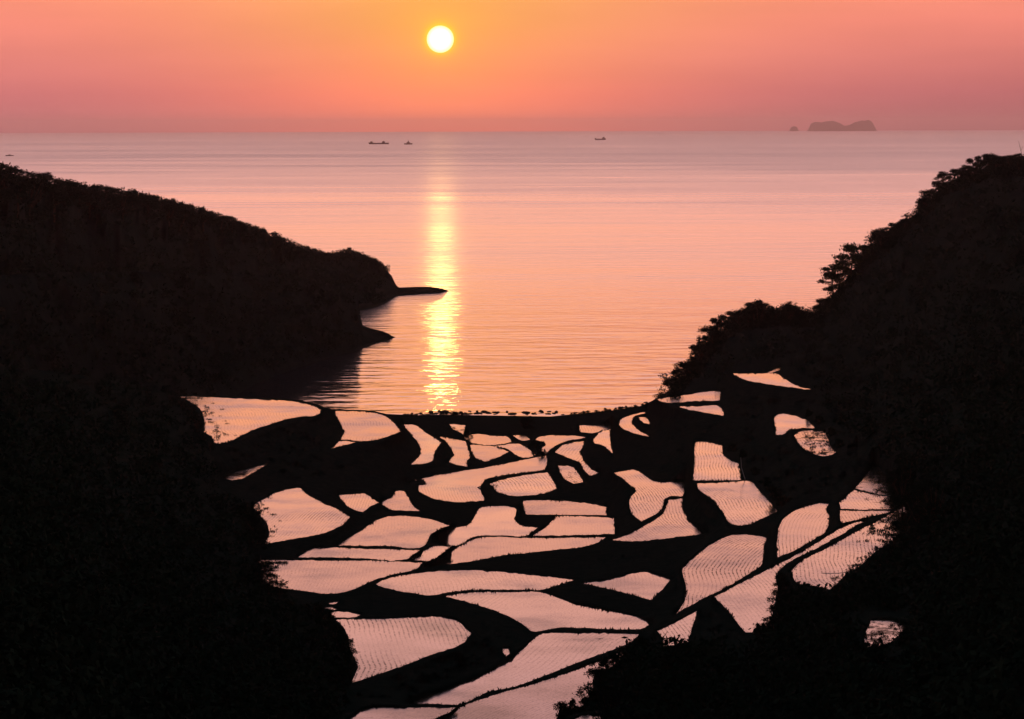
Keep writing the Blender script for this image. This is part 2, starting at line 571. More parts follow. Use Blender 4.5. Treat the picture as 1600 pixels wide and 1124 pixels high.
paddy(8.4, [(669,886),(700,865),(725,850),(745,841.5),(825,841),(900,840.5),(947,839.5),(932,849),(850,861),(775,870),(735,877.5)], 'long pale tapering paddy in front of the shoe shaped one', 0.25)
paddy(9.3, [(525,852.5),(555,835),(600,809),(665,810),(702,821),(672,836),(667,849),(657,855.5),(605,853.5)], 'broad sail shaped paddy left of the shoe shaped one', 0.25)
paddy(9.7, [(466,871),(487,857.5),(505,856),(580,858),(657,859.5),(647,866),(635,874),(555,872)], 'narrow band of paddy below the broad sail shaped one', 0.35)
paddy(9.3, [(645,874.5),(675,855),(705,854),(692,864),(672,876),(655,876)], 'small slanted paddy squeezed between the narrow band and the long tapering field', 0.5)
paddy(10.8, [(405,875),(520,876),(600,877),(660,879.5),(652,887.5),(605,900),(577,910),(550,922),(516,928),(467,922.5),(430,917),(412,910)], 'broad paddy reaching under bare twigs at the left woods', 0.3, mud=0.05)
paddy(11.5, [(586,913),(605,905),(637.5,898),(695,892),(732.5,891),(800,895),(897.5,906),(875,913.5),(842.5,922),(822,922),(750,922),(700,925.5),(675,930.5),(640,926.5),(600,918)], 'long willow leaf shaped paddy pointed at both ends', 0.4, None, 0.42, 0.1)
paddy(13.0, [(695,932),(725,927),(800,925.5),(845,926),(900,944),(950,954),(995,964),(1016,974),(1007,981),(950,983),(875,981),(832.5,986.5),(812,973),(787,960),(750,946.5)], 'wing shaped paddy below the willow leaf shaped one', 0.35, (7, 8), 0.5)
paddy(12.2, [(910,911.5),(950,906.5),(1005,894),(1047.5,905),(1037,919),(1017,938),(975,926.5),(940,918)], 'small arrowhead shaped paddy amid the dark banks right of the willow leaf', 0.3)
paddy(15.0, [(842,992.5),(825,1006),(800,1029),(750,1056.5),(695,1078),(637.5,1099.5),(675,1099.5),(722,1100),(762,1081.5),(800,1074),(850,1056.5),(900,1036.5),(950,1018),(990,1000),(998,991),(950,989.5),(900,989.5)], 'long speckled paddy curving down to the left across the foreground', 0.4, (0, 5), 0.5, mud=0.25)
paddy(17.0, [(630,1150),(676,1130),(717,1106.5),(775,1085),(825,1071.5),(900,1046.5),(977,1016),(972,1028),(955,1041.5),(930,1051.5),(925,1069),(927,1079),(917,1094),(910,1103),(875,1106.5),(867,1130),(860,1150)], 'nearest large paddy at the bottom edge with curved rows', 0.6, (0, 3), 0.36, mud=0.05)
paddy(17.3, [(530,1150),(540,1130),(570,1108),(625,1106),(712,1106),(700,1114),(672,1126),(625,1150)], 'low paddy at the bottom left edge of the terraces', 0.3, mud=0.3)
paddy(19.0, [(890,1150),(897,1124),(910,1118),(938,1118),(940,1150)], 'tiny scrap of paddy cut off by the bottom edge under the right bushes', 0.3)
paddy(16.0, [(525,968.5),(600,967),(710,968),(725,979),(736,990),(725,1004),(675,1023),(620,1044),(550,1067),(559,1041),(547,1014),(540,984)], 'paddy with bold nested rice rows like a thumbprint in the lower left', 1.0, (8, 11), 0.42, mud=0.12)
paddy(15.3, [(510,960),(532,955),(566,960.5),(555,964),(520,964)], 'thin wedge of paddy just behind the thumbprint rowed one', 0.2)
paddy(15.0, [(511,943.5),(520,941.5),(530,940.5),(522,944.5)], 'faint upper scrap of water by the left woods edge', 0.2)
paddy(15.1, [(508,950),(518,949.5),(528,952.5),(518,953)], 'faint lower scrap of water by the left woods edge', 0.2)
paddy(8.5, [(959,739),(992,734.5),(1002,739),(1022,752),(1069,752),(1068,776),(1045,776),(1039,780),(1032,797.5),(1002,815),(987,802),(984,780),(995,767),(977,751)], 'T shaped paddy with upright rows right of centre', 1.0, None, 0.42, 0.06, mud=0.1)
paddy(9.5, [(954,844),(980,836),(1000,826),(1035,803),(1044,781),(1067,779.5),(1066,792),(1075,812),(1090,826),(1101,834),(1060,839),(1020,844),(985,846)], 'bell bottomed paddy with fanning rows below the T shaped one', 0.9, (6, 9), 0.42)
paddy(12.0, [(1086,691),(1100,690.5),(1129,696),(1130,710),(1142,720),(1155,724),(1157.5,750),(1135,750.5),(1082.5,751),(1085,720)], 'square paddy with crisp upright rows beside the pale leaning pole', 1.0, (8, 10), 0.44)
paddy(12.5, [(1087.5,756),(1115,755),(1175,753),(1185,765),(1200,782),(1216,799),(1190,811),(1170,820),(1142,819.5),(1130,802),(1115,782),(1092,765)], 'slanted paddy with patchy rows directly below the square one', 0.9, (8, 11), 0.42, mud=0.3)
paddy(12.0, [(1026,624),(1080,616),(1112,611),(1127,612),(1124,626),(1090,627),(1035,628)], 'upper thin wedge shaped paddy at the foot of the right headland', 0.4, pitch=0.5)
paddy(12.5, [(1057,636),(1095,635),(1120,634),(1127,639),(1132,650),(1100,645)], 'lower thin wedge shaped paddy at the foot of the right headland', 0.3, pitch=0.5)
paddy(6.5, [(1011,643),(985,649),(969,656),(967,664),(975,671),(997,679),(1017,683),(995,670),(987,660),(991,650),(1010,646)], 'crescent shaped paddy near the right end of the beach', 0.4, pitch=0.5)
paddy(6.6, [(997,652.5),(1010,653),(1015,659),(1016,664),(1005,660)], 'tiny paddy inside the curve of the crescent', 0.3)
paddy(15.5, [(1145,584),(1178,584),(1212,584),(1227,592),(1240,601),(1274,610),(1240,606),(1190,599),(1160,592.5)], 'highest long thin paddy under the trees of the right headland', 0.3)
paddy(15.2, [(1199,582.5),(1210,577),(1220,574),(1218,579),(1207,582.5)], 'faint sliver of paddy just behind the highest one on the right', 0.2)
paddy(15.0, [(1210,652),(1217,647.5),(1257,655),(1274,669),(1235,672),(1225,679),(1212,680)], 'small rowed paddy on the dark right slope, above the reed filled one', 0.9, (5, 6), 0.46)
paddy(15.5, [(1241,681),(1250,675),(1289,674),(1297,695),(1306,707.5),(1297,712),(1277,711),(1250,696)], 'teardrop paddy half filled with dark weeds on the right slope', 0.9, (6, 8), 0.46, mud=0.72)
paddy(15.5, [(1365,727.5),(1375,735),(1390,750),(1392,776),(1360,770),(1336,763.5),(1355,742)], 'topmost of three paddies in a row behind the foliage at the right', 0.3, mud=0.7)
paddy(16.0, [(1334,766),(1360,772.5),(1393,779),(1402,788),(1396,794),(1360,796),(1314,796),(1311,785)], 'middle of three paddies in a row behind the foliage at the right', 0.6, mud=0.45)
paddy(16.6, [(1313,798.5),(1360,798.5),(1392,798.5),(1385,801),(1360,807.5),(1314,817.5)], 'lowest of three paddies in a row behind the foliage at the right', 0.8, pitch=0.4)
paddy(15.0, [(1215,871),(1214,855),(1220,817),(1231,804),(1285,786),(1295,787.5),(1291,797.5),(1295,805),(1290,830),(1270,844),(1240,861)], 'kite shaped paddy with rows fanning from its left corner', 1.0, (0, 4), 0.40, mud=0.05)
paddy(13.0, [(1057,959),(1069,940),(1072,920),(1066,890),(1095,862),(1120,846),(1142,836),(1170,836),(1201,839.5),(1195,848),(1192,882),(1170,897),(1130,920),(1095,937)], 'large shell shaped paddy with bold wavy rows', 1.1, (0, 6), 0.42)
paddy(16.5, [(1355,814),(1335,816),(1315,825),(1270,852.5),(1232,874),(1195,892.5),(1116,932.5),(1140,957.5),(1165,988),(1175,988),(1200,975),(1211,945),(1215,920),(1212,900),(1222,887.5),(1240,874),(1270,860),(1315,835),(1340,820)], 'long strip of paddy along the bank that widens into a triangle at its lower end', 0.8, (6, 8), 0.40, mud=0.1)
paddy(16.5, [(1027,986),(1050,975),(1089,955),(1082,980),(1075,1004),(1057,1007.5),(1034,1010),(1036,1000)], 'small four sided paddy at the lower right between two dark banks', 0.8, (6, 8), 0.36)
paddy(18.5, [(1237.5,892.5),(1245,882.5),(1295,855),(1345,827.5),(1390,804),(1417,792),(1435,800),(1425,825),(1395,845),(1365,865),(1347,882.5),(1320,900),(1297,921),(1270,915),(1246,911),(1237.5,902.5)], 'long rowed paddy fringed by leafy branches on the right', 0.9, (14, 16), 0.38, mud=0.25)
paddy(24.0, [(1361,969),(1398,970),(1418,980),(1406,991),(1390,1004),(1348,1012),(1353,990)], 'isolated dim purple paddy seen through branches at the lower right', 0.3, mud=1.05)
paddy(15.2, [(787,1012),(794,1014),(796,1021),(791,1026),(786,1020)], 'tiny puddle glinting on the dark bank in the foreground', 0.1, mud=0.4)


def smooth_poly(pts, k=5):
    """closed centripetal-like curve through the points, sharp corners kept fairly sharp"""
    n = len(pts)
    outp, src = [], []
    tan = np.zeros_like(pts)
    for i in range(n):
        a, b, c = pts[i - 1], pts[i], pts[(i + 1) % n]
        u, v = b - a, c - b
        lu, lv = np.linalg.norm(u), np.linalg.norm(v)
        cosang = np.dot(u, v) / (lu * lv + 1e-9)
        s = np.clip((cosang - 0.45) / 0.4, 0, 1)        # no smoothing at real corners
        tan[i] = (u / lu + v / lv) / 2 * s
    for i in range(n):
        p0, p1 = pts[i], pts[(i + 1) % n]
        L = np.linalg.norm(p1 - p0)
        m0, m1 = tan[i] * L, tan[(i + 1) % n] * L
        if np.linalg.norm(tan[i]) < 0.05:
            m0 = (p1 - p0)
        if np.linalg.norm(tan[(i + 1) % n]) < 0.05:
            m1 = (p1 - p0)
        kk = max(k, int(L / 3))
        for q in range(kk):
            t_ = q / kk
            h00 = 2 * t_**3 - 3 * t_**2 + 1
            h10 = t_**3 - 2 * t_**2 + t_
            h01 = -2 * t_**3 + 3 * t_**2
            h11 = t_**3 - t_**2
            outp.append(h00 * p0 + h10 * m0 + h01 * p1 + h11 * m1)
            src.append(i + t_)
    outp = np.array(outp)
    # small natural irregularity
    jit = np.stack([fbm(outp[:, 0] * 0.16, outp[:, 1] * 0.16, 3, 3), fbm(outp[:, 0] * 0.16 + 50, outp[:, 1] * 0.25, 9, 3)], -1)
    outp = outp + jit * np.array([2.0, 1.3])
    return outp, np.array(src)


for p in P:
    p['poly'], p['src'] = smooth_poly(p['pts'])


def sdf_poly(poly, x, y):
    """signed distance in pixels (negative inside)"""
    a = poly
    b = np.roll(poly, -1, 0)
    d2 = np.full(x.shape, 1e12)
    inside = np.zeros(x.shape, bool)
    for (ax, ay), (bx, by) in zip(a, b):
        ex, ey = bx - ax, by - ay
        wx, wy = x - ax, y - ay
        t_ = np.clip((wx * ex + wy * ey) / (ex * ex + ey * ey + 1e-12), 0, 1)
        dx, dy = wx - ex * t_, wy - ey * t_
        d2 = np.minimum(d2, dx * dx + dy * dy)
        c = (ay > y) != (by > y)
        if c.any():
            xin = (bx - ax) * (y - ay) / (by - ay + 1e-12) + ax
            inside ^= c & (x < xin)
    d = np.sqrt(d2)
    return np.where(inside, -d, d)


# ------------------------------------------------------------------ the valley and the right-hand headland
# upper outline of the ground, photograph px -> (py, distance or level)
TOP = [(-300, 545, 'd', 250), (-100, 560, 'd', 280), (0, 570, 'd', 300), (150, 590, 'd', 335), (230, 605, 'd', 380), (268, 616.5, 'z', 13.4),
       (320, 618, 'z', 13.4), (380, 620, 'z', 13.4), (435, 622.5, 'z', 13.4), (472, 626, 'z', 13.4), (495, 632, 'z', 13.2), (508, 637, 'z', 12.5), (516, 639, 'z', 11),
       (535, 640, 'z', 10.3), (582, 642, 'z', 10), (604, 647, 'z', 9), (625, 648, 'z', 5), (645, 649, 'z', 2), (680, 648.5, 'z', 1.2), (740, 649, 'z', 1.0),
       (800, 650, 'z', 1.0), (860, 651, 'z', 1.2), (900, 647, 'z', 2), (930, 644, 'z', 3), (960, 641, 'z', 4), (1000, 635, 'z', 6), (1018, 627, 'z', 9),
       (1030, 620, 'z', 11.5), (1045, 613, 'd', 560), (1060, 596, 'd', 585), (1085, 573, 'd', 605), (1110, 538, 'd', 620), (1140, 507, 'd', 630), (1180, 493, 'd', 640),
       (1230, 490, 'd', 645), (1275, 492, 'd', 650), (1300, 462, 'd', 650), (1345, 408, 'd', 655), (1400, 361, 'd', 660), (1450, 317, 'd', 665),
       (1475, 287, 'd', 668), (1500, 277, 'd', 670), (1550, 259, 'd', 670), (1600, 254, 'd', 665), (1700, 244, 'd', 650), (1900, 235, 'd', 640)]


def d_of_z(px, py, z):
    p = at_z(px, py, z)
    return np.hypot(p[..., 0], p[..., 1])


def z_of_d(px, py, d):
    return at_d(px, py, d)[..., 2]


top_x = np.array([a[0] for a in TOP], float)
top_y = np.array([a[1] for a in TOP], float)
top_z = np.array([a[3] if a[2] == 'z' else float(z_of_d(a[0], a[1], a[3])) for a in TOP])


def T_y(x):
    return np.interp(x, top_x, top_y)


CTRL = [(-300, 800, 110), (0, 750, 190), (100, 700, 250), (200, 720, 290), (250, 680, 345), (300, 750, 322), (330, 820, 295), (200, 850, 220),
        (380, 870, 295), (350, 950, 240), (450, 970, 255), (500, 1040, 215), (0, 900, 130), (200, 1000, 160), (400, 1120, 170), (0, 1124, 95),
        (200, 1124, 125), (-300, 1124, 75), (-300, 1400, 55), (0, 1400, 65), (400, 1400, 100), (800, 1400, 125), (1200, 1400, 100), (1600, 1400, 65),
        (1900, 1400, 55), (1150, 555, 545), (1250, 555, 525), (1300, 640, 420), (1350, 600, 445), (1350, 500, 540), (1450, 450, 510), (1450, 600, 360),
        (1450, 750, 280), (1470, 850, 225), (1360, 935, 215), (1250, 1000, 208), (1100, 1050, 195), (1000, 1070, 192), (900, 1124, 178), (1600, 600, 300),
        (1600, 800, 185), (1600, 1000, 125), (1600, 1124, 98), (1400, 1124, 132), (1200, 1124, 158), (1500, 1000, 155), (1900, 700, 190), (1900, 1124, 75),
        (1600, 400, 440), (1900, 400, 380), (600, 1124, 196), (760, 1000, 240)]

GX0, GX1, GY0, GY1, GS = -300, 1900, 230, 1420, 4
gx = np.arange(GX0, GX1 + 1, GS)
gy = np.arange(GY0, GY1 + 1, GS)
GXX, GYY = np.meshgrid(gx, gy)
fixed = np.zeros(GXX.shape, bool)
zf = np.full(GXX.shape, 15.0)
tz_line = np.interp(gx, top_x, top_z)
ty_line = T_y(gx)
above = GYY <= ty_line[None, :] + 2
fixed |= above
zf = np.where(above, tz_line[None, :], zf)
for p in P:
    mn, mx_ = p['poly'].min(0) - 6, p['poly'].max(0) + 6
    ix = np.where((gx >= mn[0]) & (gx <= mx_[0]))[0]
    iy = np.where((gy >= mn[1]) & (gy <= mx_[1]))[0]
    if len(ix) == 0 or len(iy) == 0:
        continue
    sl_ = np.ix_(iy, ix)
    s = sdf_poly(p['poly'], GXX[sl_].astype(float), GYY[sl_].astype(float))
    ins = s < 2.5
    f_ = fixed[sl_]
    z_ = zf[sl_]
    z_[ins] = p['z']
    f_[ins] = True
    fixed[sl_] = f_
    zf[sl_] = z_
for (x, y, d) in CTRL:
    i, j = int(round((y - GY0) / GS)), int(round((x - GX0) / GS))
    zf[i, j] = float(z_of_d(x, y, d))
    fixed[i, j] = True


def relax(z, fix, it):
    for _ in range(it):
        pz = np.pad(z, 1, mode='edge')
        a = (pz[:-2, 1:-1] + pz[2:, 1:-1] + pz[1:-1, :-2] + pz[1:-1, 2:]) / 4
        z = np.where(fix, z, z + 1.0 * (a - z))
    return z


def solve(z, fix, level):
    if level > 0 and min(z.shape) > 16:
        h, w_ = z.shape
        h2, w2 = (h + 1) // 2, (w_ + 1) // 2
        zc = np.zeros((h2, w2))
        cnt = np.zeros((h2, w2))
        ii, jj = np.where(fix)
        np.add.at(zc, (ii // 2, jj // 2), z[ii, jj])
        np.add.at(cnt, (ii // 2, jj // 2), 1)
        fc = cnt > 0
        zc = np.where(fc, zc / np.maximum(cnt, 1), 15.0)
        zc = solve(zc, fc, level - 1)
        up = zc[np.minimum(np.arange(h) // 2, h2 - 1)][:, np.minimum(np.arange(w_) // 2, w2 - 1)]
        z = np.where(fix, z, up)
    return relax(z, fix, 60 if level else 400)


zf = solve(zf, fixed, 6)


def zfield(x, y):
    u = np.clip((x - GX0) / GS, 0, len(gx) - 1.001)
    v = np.clip((y - GY0) / GS, 0, len(gy) - 1.001)
    i = u.astype(int)
    j = v.astype(int)
    fu, fv = u - i, v - j
    return (zf[j, i] * (1 - fu) + zf[j, i + 1] * fu) * (1 - fv) + (zf[j + 1, i] * (1 - fu) + zf[j + 1, i + 1] * fu) * fv


# fine sheet of the ground: columns by px, rows from the bottom of the view up to the outline
cx = np.concatenate([np.arange(-1500, -300, 40.0), np.arange(-300, 250, 10.0), np.arange(250, 1450, 1.6), np.arange(1450, 1901, 9.0), np.arange(1920, 3121, 40.0)])
rows_low = np.arange(1400, 1155, -12.0)
rows_fine = np.arange(1152, 572, -1.6)
NUP = 46
Ty = T_y(cx)
YY = []
for r in np.concatenate([rows_low, rows_fine]):
    YY.append(np.maximum(r, Ty))
last = rows_fine[-1]
for q in range(1, NUP + 1):
    YY.append(np.where(Ty < last, last + (Ty - last) * q / NUP, Ty))
YY = np.array(YY)
XX = np.broadcast_to(cx, YY.shape).copy()
ZZ = zfield(XX, YY)
# nearest two fields for every point
s1 = np.full(XX.shape, 99.0)
z1 = ZZ.copy()
s2 = np.full(XX.shape, 99.0)
z2 = ZZ.copy()
R = 16
for p in P:
    mn, mx_ = p['poly'].min(0) - R, p['poly'].max(0) + R
    mask = (XX >= mn[0]) & (XX <= mx_[0]) & (YY >= mn[1]) & (YY <= mx_[1])
    if not mask.any():
        continue
    s = sdf_poly(p['poly'], XX[mask], YY[mask])
    a1, b1, a2, b2 = s1[mask], z1[mask], s2[mask], z2[mask]
    n1 = s < a1
    n2 = (~n1) & (s < a2)
    a2 = np.where(n1, a1, np.where(n2, s, a2))
    b2 = np.where(n1, b1, np.where(n2, p['z'], b2))
    a1 = np.where(n1, s, a1)
    b1 = np.where(n1, p['z'], b1)
    s1[mask], z1[mask], s2[mask], z2[mask] = a1, b1, a2, b2
e1 = np.maximum(s1, 0.02)
e2 = np.maximum(s2, 0.02)
w1 = e1 ** -4.0
w2_ = e2 ** -4.0
w0 = 5.0 ** -4.0
near = s1 < R
nz1 = fbm(XX * 0.05, YY * 0.09, 21, 5)
zb = (w1 * z1 + w2_ * z2 + w0 * ZZ) / (w1 + w2_ + w0)
bund = np.clip(s1, 0, 4) * 0.05 * np.clip((R - s1) / 8, 0, 1)
bund *= 1 + 0.5 * nz1
inside = s1 <= 0
hill_w = np.clip((s1 - 6) / 20, 0, 1)
zt = np.where(near, zb + bund, ZZ)
zt = zt + nz1 * 0.9 * hill_w * np.clip((ZZ - 3) / 10, 0, 1)
zt = np.where(inside, z1 - 0.03 - 0.015 * np.clip(-s1, 0, 12), zt)
# outermost row meets the outline
PT = at_z(XX, YY, zt)
DD = np.hypot(PT[..., 0], PT[..., 1])
# ground never folds over itself: distance grows monotonically up each column
DM = DD.copy()
for j in range(1, DM.shape[0]):
    lim = DM[j - 1] * 1.00005
    DM[j] = np.where(inside[j], DM[j], np.maximum(DM[j], lim))
folds = (DM > DD * 1.01).sum()
print('folds', folds, 'max', float(((DM - DD) / DD).max()))
bad = np.argwhere(DM > DD * 1.015)
if len(bad):
    print('fold sample px', [(int(XX[a, b]), int(YY[a, b])) for a, b in bad[::max(1, len(bad) // 12)]][:12])
PT = at_d(XX, YY, DM)
# the far side beyond the outline falls away to the sea bed
topP = PT[-1]
topD = DM[-1]
back_rows = []
for k_, (dd, fz) in enumerate([(4, 0.93), (12, 0.75), (26, 0.5), (45, 0.22), (60, -0.03), (75, -0.2)]):
    u = topP[:, :2] / topD[:, None]
    # keep well below the line of sight
    zz = topP[:, 2] * fz - (3.0 if k_ == 5 else 0.0) - 0.3
    scale = np.clip(topP[:, 2] / 18.0, 0.12, 2.2)
    q = np.concatenate([u * (topD + dd * scale)[:, None], zz[:, None]], 1)
    back_rows.append(q)
ALL = np.concatenate([PT, np.array(back_rows)], 0)
nr, nc = ALL.shape[:2]
idx = np.arange(nr * nc).reshape(nr, nc)
quads = np.stack([idx[:-1, :-1], idx[:-1, 1:], idx[1:, 1:], idx[1:, :-1]], -1).reshape(-1, 4)
V = ALL.reshape(-1, 3)
dup = (np.abs(V[quads[:, 0]] - V[quads[:, 3]]).sum(1) < 1e-6) & (np.abs(V[quads[:, 1]] - V[quads[:, 2]]).sum(1) < 1e-6)
quads = quads[~dup]
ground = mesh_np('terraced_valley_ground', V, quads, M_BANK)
tag(ground, kind='structure')


def ground_at(px, py):
    """a point of the ground seen at this photograph pixel"""
    px = float(px)
    py = max(float(py), float(T_y(px)))
    c = int(np.argmin(np.abs(cx - px)))
    r = int(np.argmin(np.abs(YY[:, c] - py)))
    return PT[r, c].copy()


# ------------------------------------------------------------------ water of each field
for p in P:
    poly = p['poly']
    mn, mx_ = poly.min(0), poly.max(0)
    step = 4.0
    ex = np.arange(mn[0] + 2, mx_[0], step)
    ey = np.arange(mn[1] + 1.5, mx_[1], step)
    pts = [Vector((float(a), float(b))) for a, b in poly]
    nb = len(pts)
    if len(ex) and len(ey):
        qx, qy = np.meshgrid(ex, ey)
        s = sdf_poly(poly, qx.ravel(), qy.ravel())
        pts += [Vector((float(a), float(b))) for a, b, c in zip(qx.ravel(), qy.ravel(), s) if c < -1.2]
    vs_, _, fs_, *_r = delaunay_2d_cdt(pts, [(i, (i + 1) % nb) for i in range(nb)], [], 1, 1e-4)
    v2 = np.array([(a.x, a.y) for a in vs_])
    v3 = at_z(v2[:, 0], v2[:, 1], np.full(len(v2), p['z']))
    o = mesh_np('rice_paddy', v3, np.array([list(f)[::-1] for f in fs_]), M_PADDY)
    o.data.flip_normals() if o.data.polygons and o.data.polygons[0].normal.z < 0 else None
    tag(o, p['label'], 'rice paddy', 'flooded rice paddies of the terraced valley')
    # row coordinate in metres / pitch
    if p['guide']:
        a, b = p['guide']
        n = len(p['pts'])
        src = p['src']
        if a <= b:
            sel = (src >= a) & (src <= b)
        else:
            sel = (src >= a) | (src <= b)
        gp = poly[sel] if sel.sum() > 1 else poly[:2]
        g3 = at_z(gp[:, 0], gp[:, 1], np.full(len(gp), p['z']))[:, :2]
        # extend the ends of the guide line
        g3 = np.concatenate([[g3[0] + (g3[0] - g3[1]) / np.linalg.norm(g3[0] - g3[1]) * 120], g3, [g3[-1] + (g3[-1] - g3[-2]) / np.linalg.norm(g3[-1] - g3[-2]) * 120]])
        row = np.full(len(v3), 1e9)
        for q in range(len(g3) - 1):
            e = g3[q + 1] - g3[q]
            wv = v3[:, :2] - g3[q]
            t_ = np.clip((wv @ e) / (e @ e + 1e-9), 0, 1)
            row = np.minimum(row, np.linalg.norm(wv - t_[:, None] * e, axis=1))
    else:
        ca, sa = math.cos(p['ang']), math.sin(p['ang'])
        row = v3[:, 0] * ca + v3[:, 1] * sa + 0.002 * (v3[:, 1] - v3[:, 1].mean()) ** 2 * 0.5
    for nm, val in (('tone', np.full(len(v3), random.uniform(0.2, 1.0))), ('row', row / p['pitch']), ('rows', np.full(len(v3), p['rows'])), ('mud', np.full(len(v3), p['mud']))):
        at = o.data.attributes.new(nm, 'FLOAT', 'POINT')
        at.data.foreach_set('value', np.ascontiguousarray(val, dtype=np.float32))

# ------------------------------------------------------------------ left headlands
def sheet(name, cols, nrow, mat, noise_amp=1.0, back=60, seed=5, dx=6.0):
    """cols: (px, top_py, top_D, bottom_py) ; bottom lies at the waterline"""
    c = np.array(cols, float)
    xs = np.arange(c[0, 0], c[-1, 0] + 0.01, dx)
    xs[-1] = c[-1, 0]
    ty = np.interp(xs, c[:, 0], c[:, 1])
    td = np.interp(xs, c[:, 0], c[:, 2])
    by = np.interp(xs, c[:, 0], c[:, 3])
    tz = z_of_d(xs, ty, td)
    out_ = []
    for q in range(nrow + 1):
        t_ = q / nrow
        y = by + (ty - by) * t_
        zb_ = tz * (t_ ** 1.15)
        nz_ = fbm(xs * 0.02 + seed + t_ * 1.7, np.full_like(xs, t_ * 6) + xs * 0.006, seed, 5) * noise_amp * min(1, 4 * t_ * 1.0) * (0.5 if t_ > 0.97 else 1)
        z = zb_ + nz_ * np.clip(tz / 8, 0, 1) - (0.6 if q == 0 else 0)
        out_.append(at_z(xs, y, np.minimum(z, CAMZ - 1)))
    A = np.array(out_)
    D_ = np.hypot(A[..., 0], A[..., 1])
    for j in range(1, len(D_)):
        nd = np.maximum(D_[j], D_[j - 1] + 0.05)
        ch = nd > D_[j]
        if ch.any():
            yq = by + (ty - by) * (j / nrow)
            rep = at_d(xs, yq, nd)
            A[j][ch] = rep[ch]
            D_[j] = nd
    tp = A[-1]
    tD = D_[-1]
    u = tp[:, :2] / tD[:, None]
    bk = []
    for dd, fz in ((0.1, 0.9), (0.35, 0.6), (0.7, 0.25), (1.0, -0.02), (1.15, -0.3)):
        bk.append(np.concatenate([u * (tD + dd * back * np.clip(tp[:, 2] / 20, 0.08, 2))[:, None], (tp[:, 2] * fz - 0.4)[:, None]], 1))
    A = np.concatenate([A, np.array(bk)], 0)
    nr_, nc_ = A.shape[:2]
    ii = np.arange(nr_ * nc_).reshape(nr_, nc_)
    qd = np.stack([ii[:-1, :-1], ii[:-1, 1:], ii[1:, 1:], ii[1:, :-1]], -1).reshape(-1, 4)
    o = mesh_np(name, A.reshape(-1, 3), qd, mat, smooth=False)
    tag(o, kind='structure')
    return A, xs, ty, td, by, nrow


LA = [(-900, 250, 420, 900), (-300, 240, 480, 816), (0, 266, 560, 728), (30, 275, 580, 712), (100, 292, 620, 671), (200, 306, 690, 621), (300, 329, 760, 581), (400, 361, 830, 545), (440, 377, 860, 530),
      (470, 389, 890, 514), (510, 402, 930, 498), (545, 396, 955, 490), (570, 404, 975, 487), (590, 413, 990, 481), (603, 422, 1000, 476), (612, 431, 1005, 470), (619, 446, 1007, 466.5),
      (623, 449.5, 1008, 465), (650, 448.5, 1012, 463), (672, 448.3, 1014, 461.5), (690, 451, 1014, 459.5), (700, 454.2, 1014, 457.8), (706, 456.3, 1014, 457)]
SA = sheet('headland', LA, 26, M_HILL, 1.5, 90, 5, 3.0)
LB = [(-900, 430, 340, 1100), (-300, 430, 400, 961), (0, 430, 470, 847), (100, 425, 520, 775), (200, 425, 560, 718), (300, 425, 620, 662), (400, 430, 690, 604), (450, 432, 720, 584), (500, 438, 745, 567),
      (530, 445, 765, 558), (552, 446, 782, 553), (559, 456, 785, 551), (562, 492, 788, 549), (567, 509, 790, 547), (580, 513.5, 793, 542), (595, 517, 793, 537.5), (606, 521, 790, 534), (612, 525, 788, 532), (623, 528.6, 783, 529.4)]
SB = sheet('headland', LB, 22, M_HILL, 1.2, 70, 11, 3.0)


def sheet_pt(S, px, t_):
    A, xs, ty, td, by, nrow = S
    c = int(np.argmin(np.abs(xs - px)))
    r = int(round(np.clip(t_, 0, 1) * nrow))
    return A[r, c].copy()


# ------------------------------------------------------------------ island on the horizon
def island(name, prof, D, depth):
    """prof: (px, py) skyline; a solid ridge with depth"""
    pr = np.array(prof, float)
    xs = np.linspace(pr[0, 0], pr[-1, 0], 60)
    ys = np.interp(xs, pr[:, 0], pr[:, 1])
    top = at_d(xs, ys, np.full(60, D))
    top[:, 2] += fbm(xs * 0.6, xs * 0 + 2, 8, 3) * 8
    rows_ = []
    u = top[:, :2] / D
    for q in np.linspace(-1, 1, 15):
        f_ = math.cos(q * math.pi / 2) ** 0.8 if abs(q) < 1 else 0
        z = np.maximum(top[:, 2], 0) * f_ * (1 + 0.12 * fbm(xs * 0.3, xs * 0 + q * 3, 4, 3)) - 1
        rows_.append(np.concatenate([u * (D + q * depth), z[:, None]], 1))
    A = np.array(rows_)
    ii = np.arange(A.shape[0] * A.shape[1]).reshape(A.shape[:2])
    qd = np.stack([ii[:-1, :-1], ii[:-1, 1:], ii[1:, 1:], ii[1:, :-1]], -1).reshape(-1, 4)
    return tag(mesh_np(name, A.reshape(-1, 3), qd, M_ISLE, smooth=True), kind='structure')


island('island', [(1261, 205), (1264, 200), (1267, 193), (1275, 190.5), (1283, 191.5), (1292, 189.5), (1304, 189.5), (1312, 193), (1318, 196.5), (1326, 196), (1334, 192), (1345, 189), (1357, 188), (1362, 190), (1367, 198), (1370, 205)], 44000, 700)
island('island', [(1233, 206), (1235, 200), (1240, 197), (1245, 199), (1249, 206)], 44000, 150)

# ------------------------------------------------------------------ vegetation builders
def leaves(centers, size, n_rng):
    """one small tilted quad per centre"""
    m = len(centers)
    a = n_rng.normal(size=(m, 3))
    a /= np.linalg.norm(a, axis=1)[:, None]
    b = n_rng.normal(size=(m, 3))
    b -= (b * a).sum(1)[:, None] * a
    b /= np.linalg.norm(b, axis=1)[:, None]
    s = size * n_rng.uniform(0.5, 1.3, (m, 1))
    c = centers
    v = np.stack([c - a * s, c - b * s * 0.45, c + a * s, c + b * s * 0.45], 1).reshape(-1, 3)
    f = np.arange(4 * m).reshape(m, 4)
    return v, f


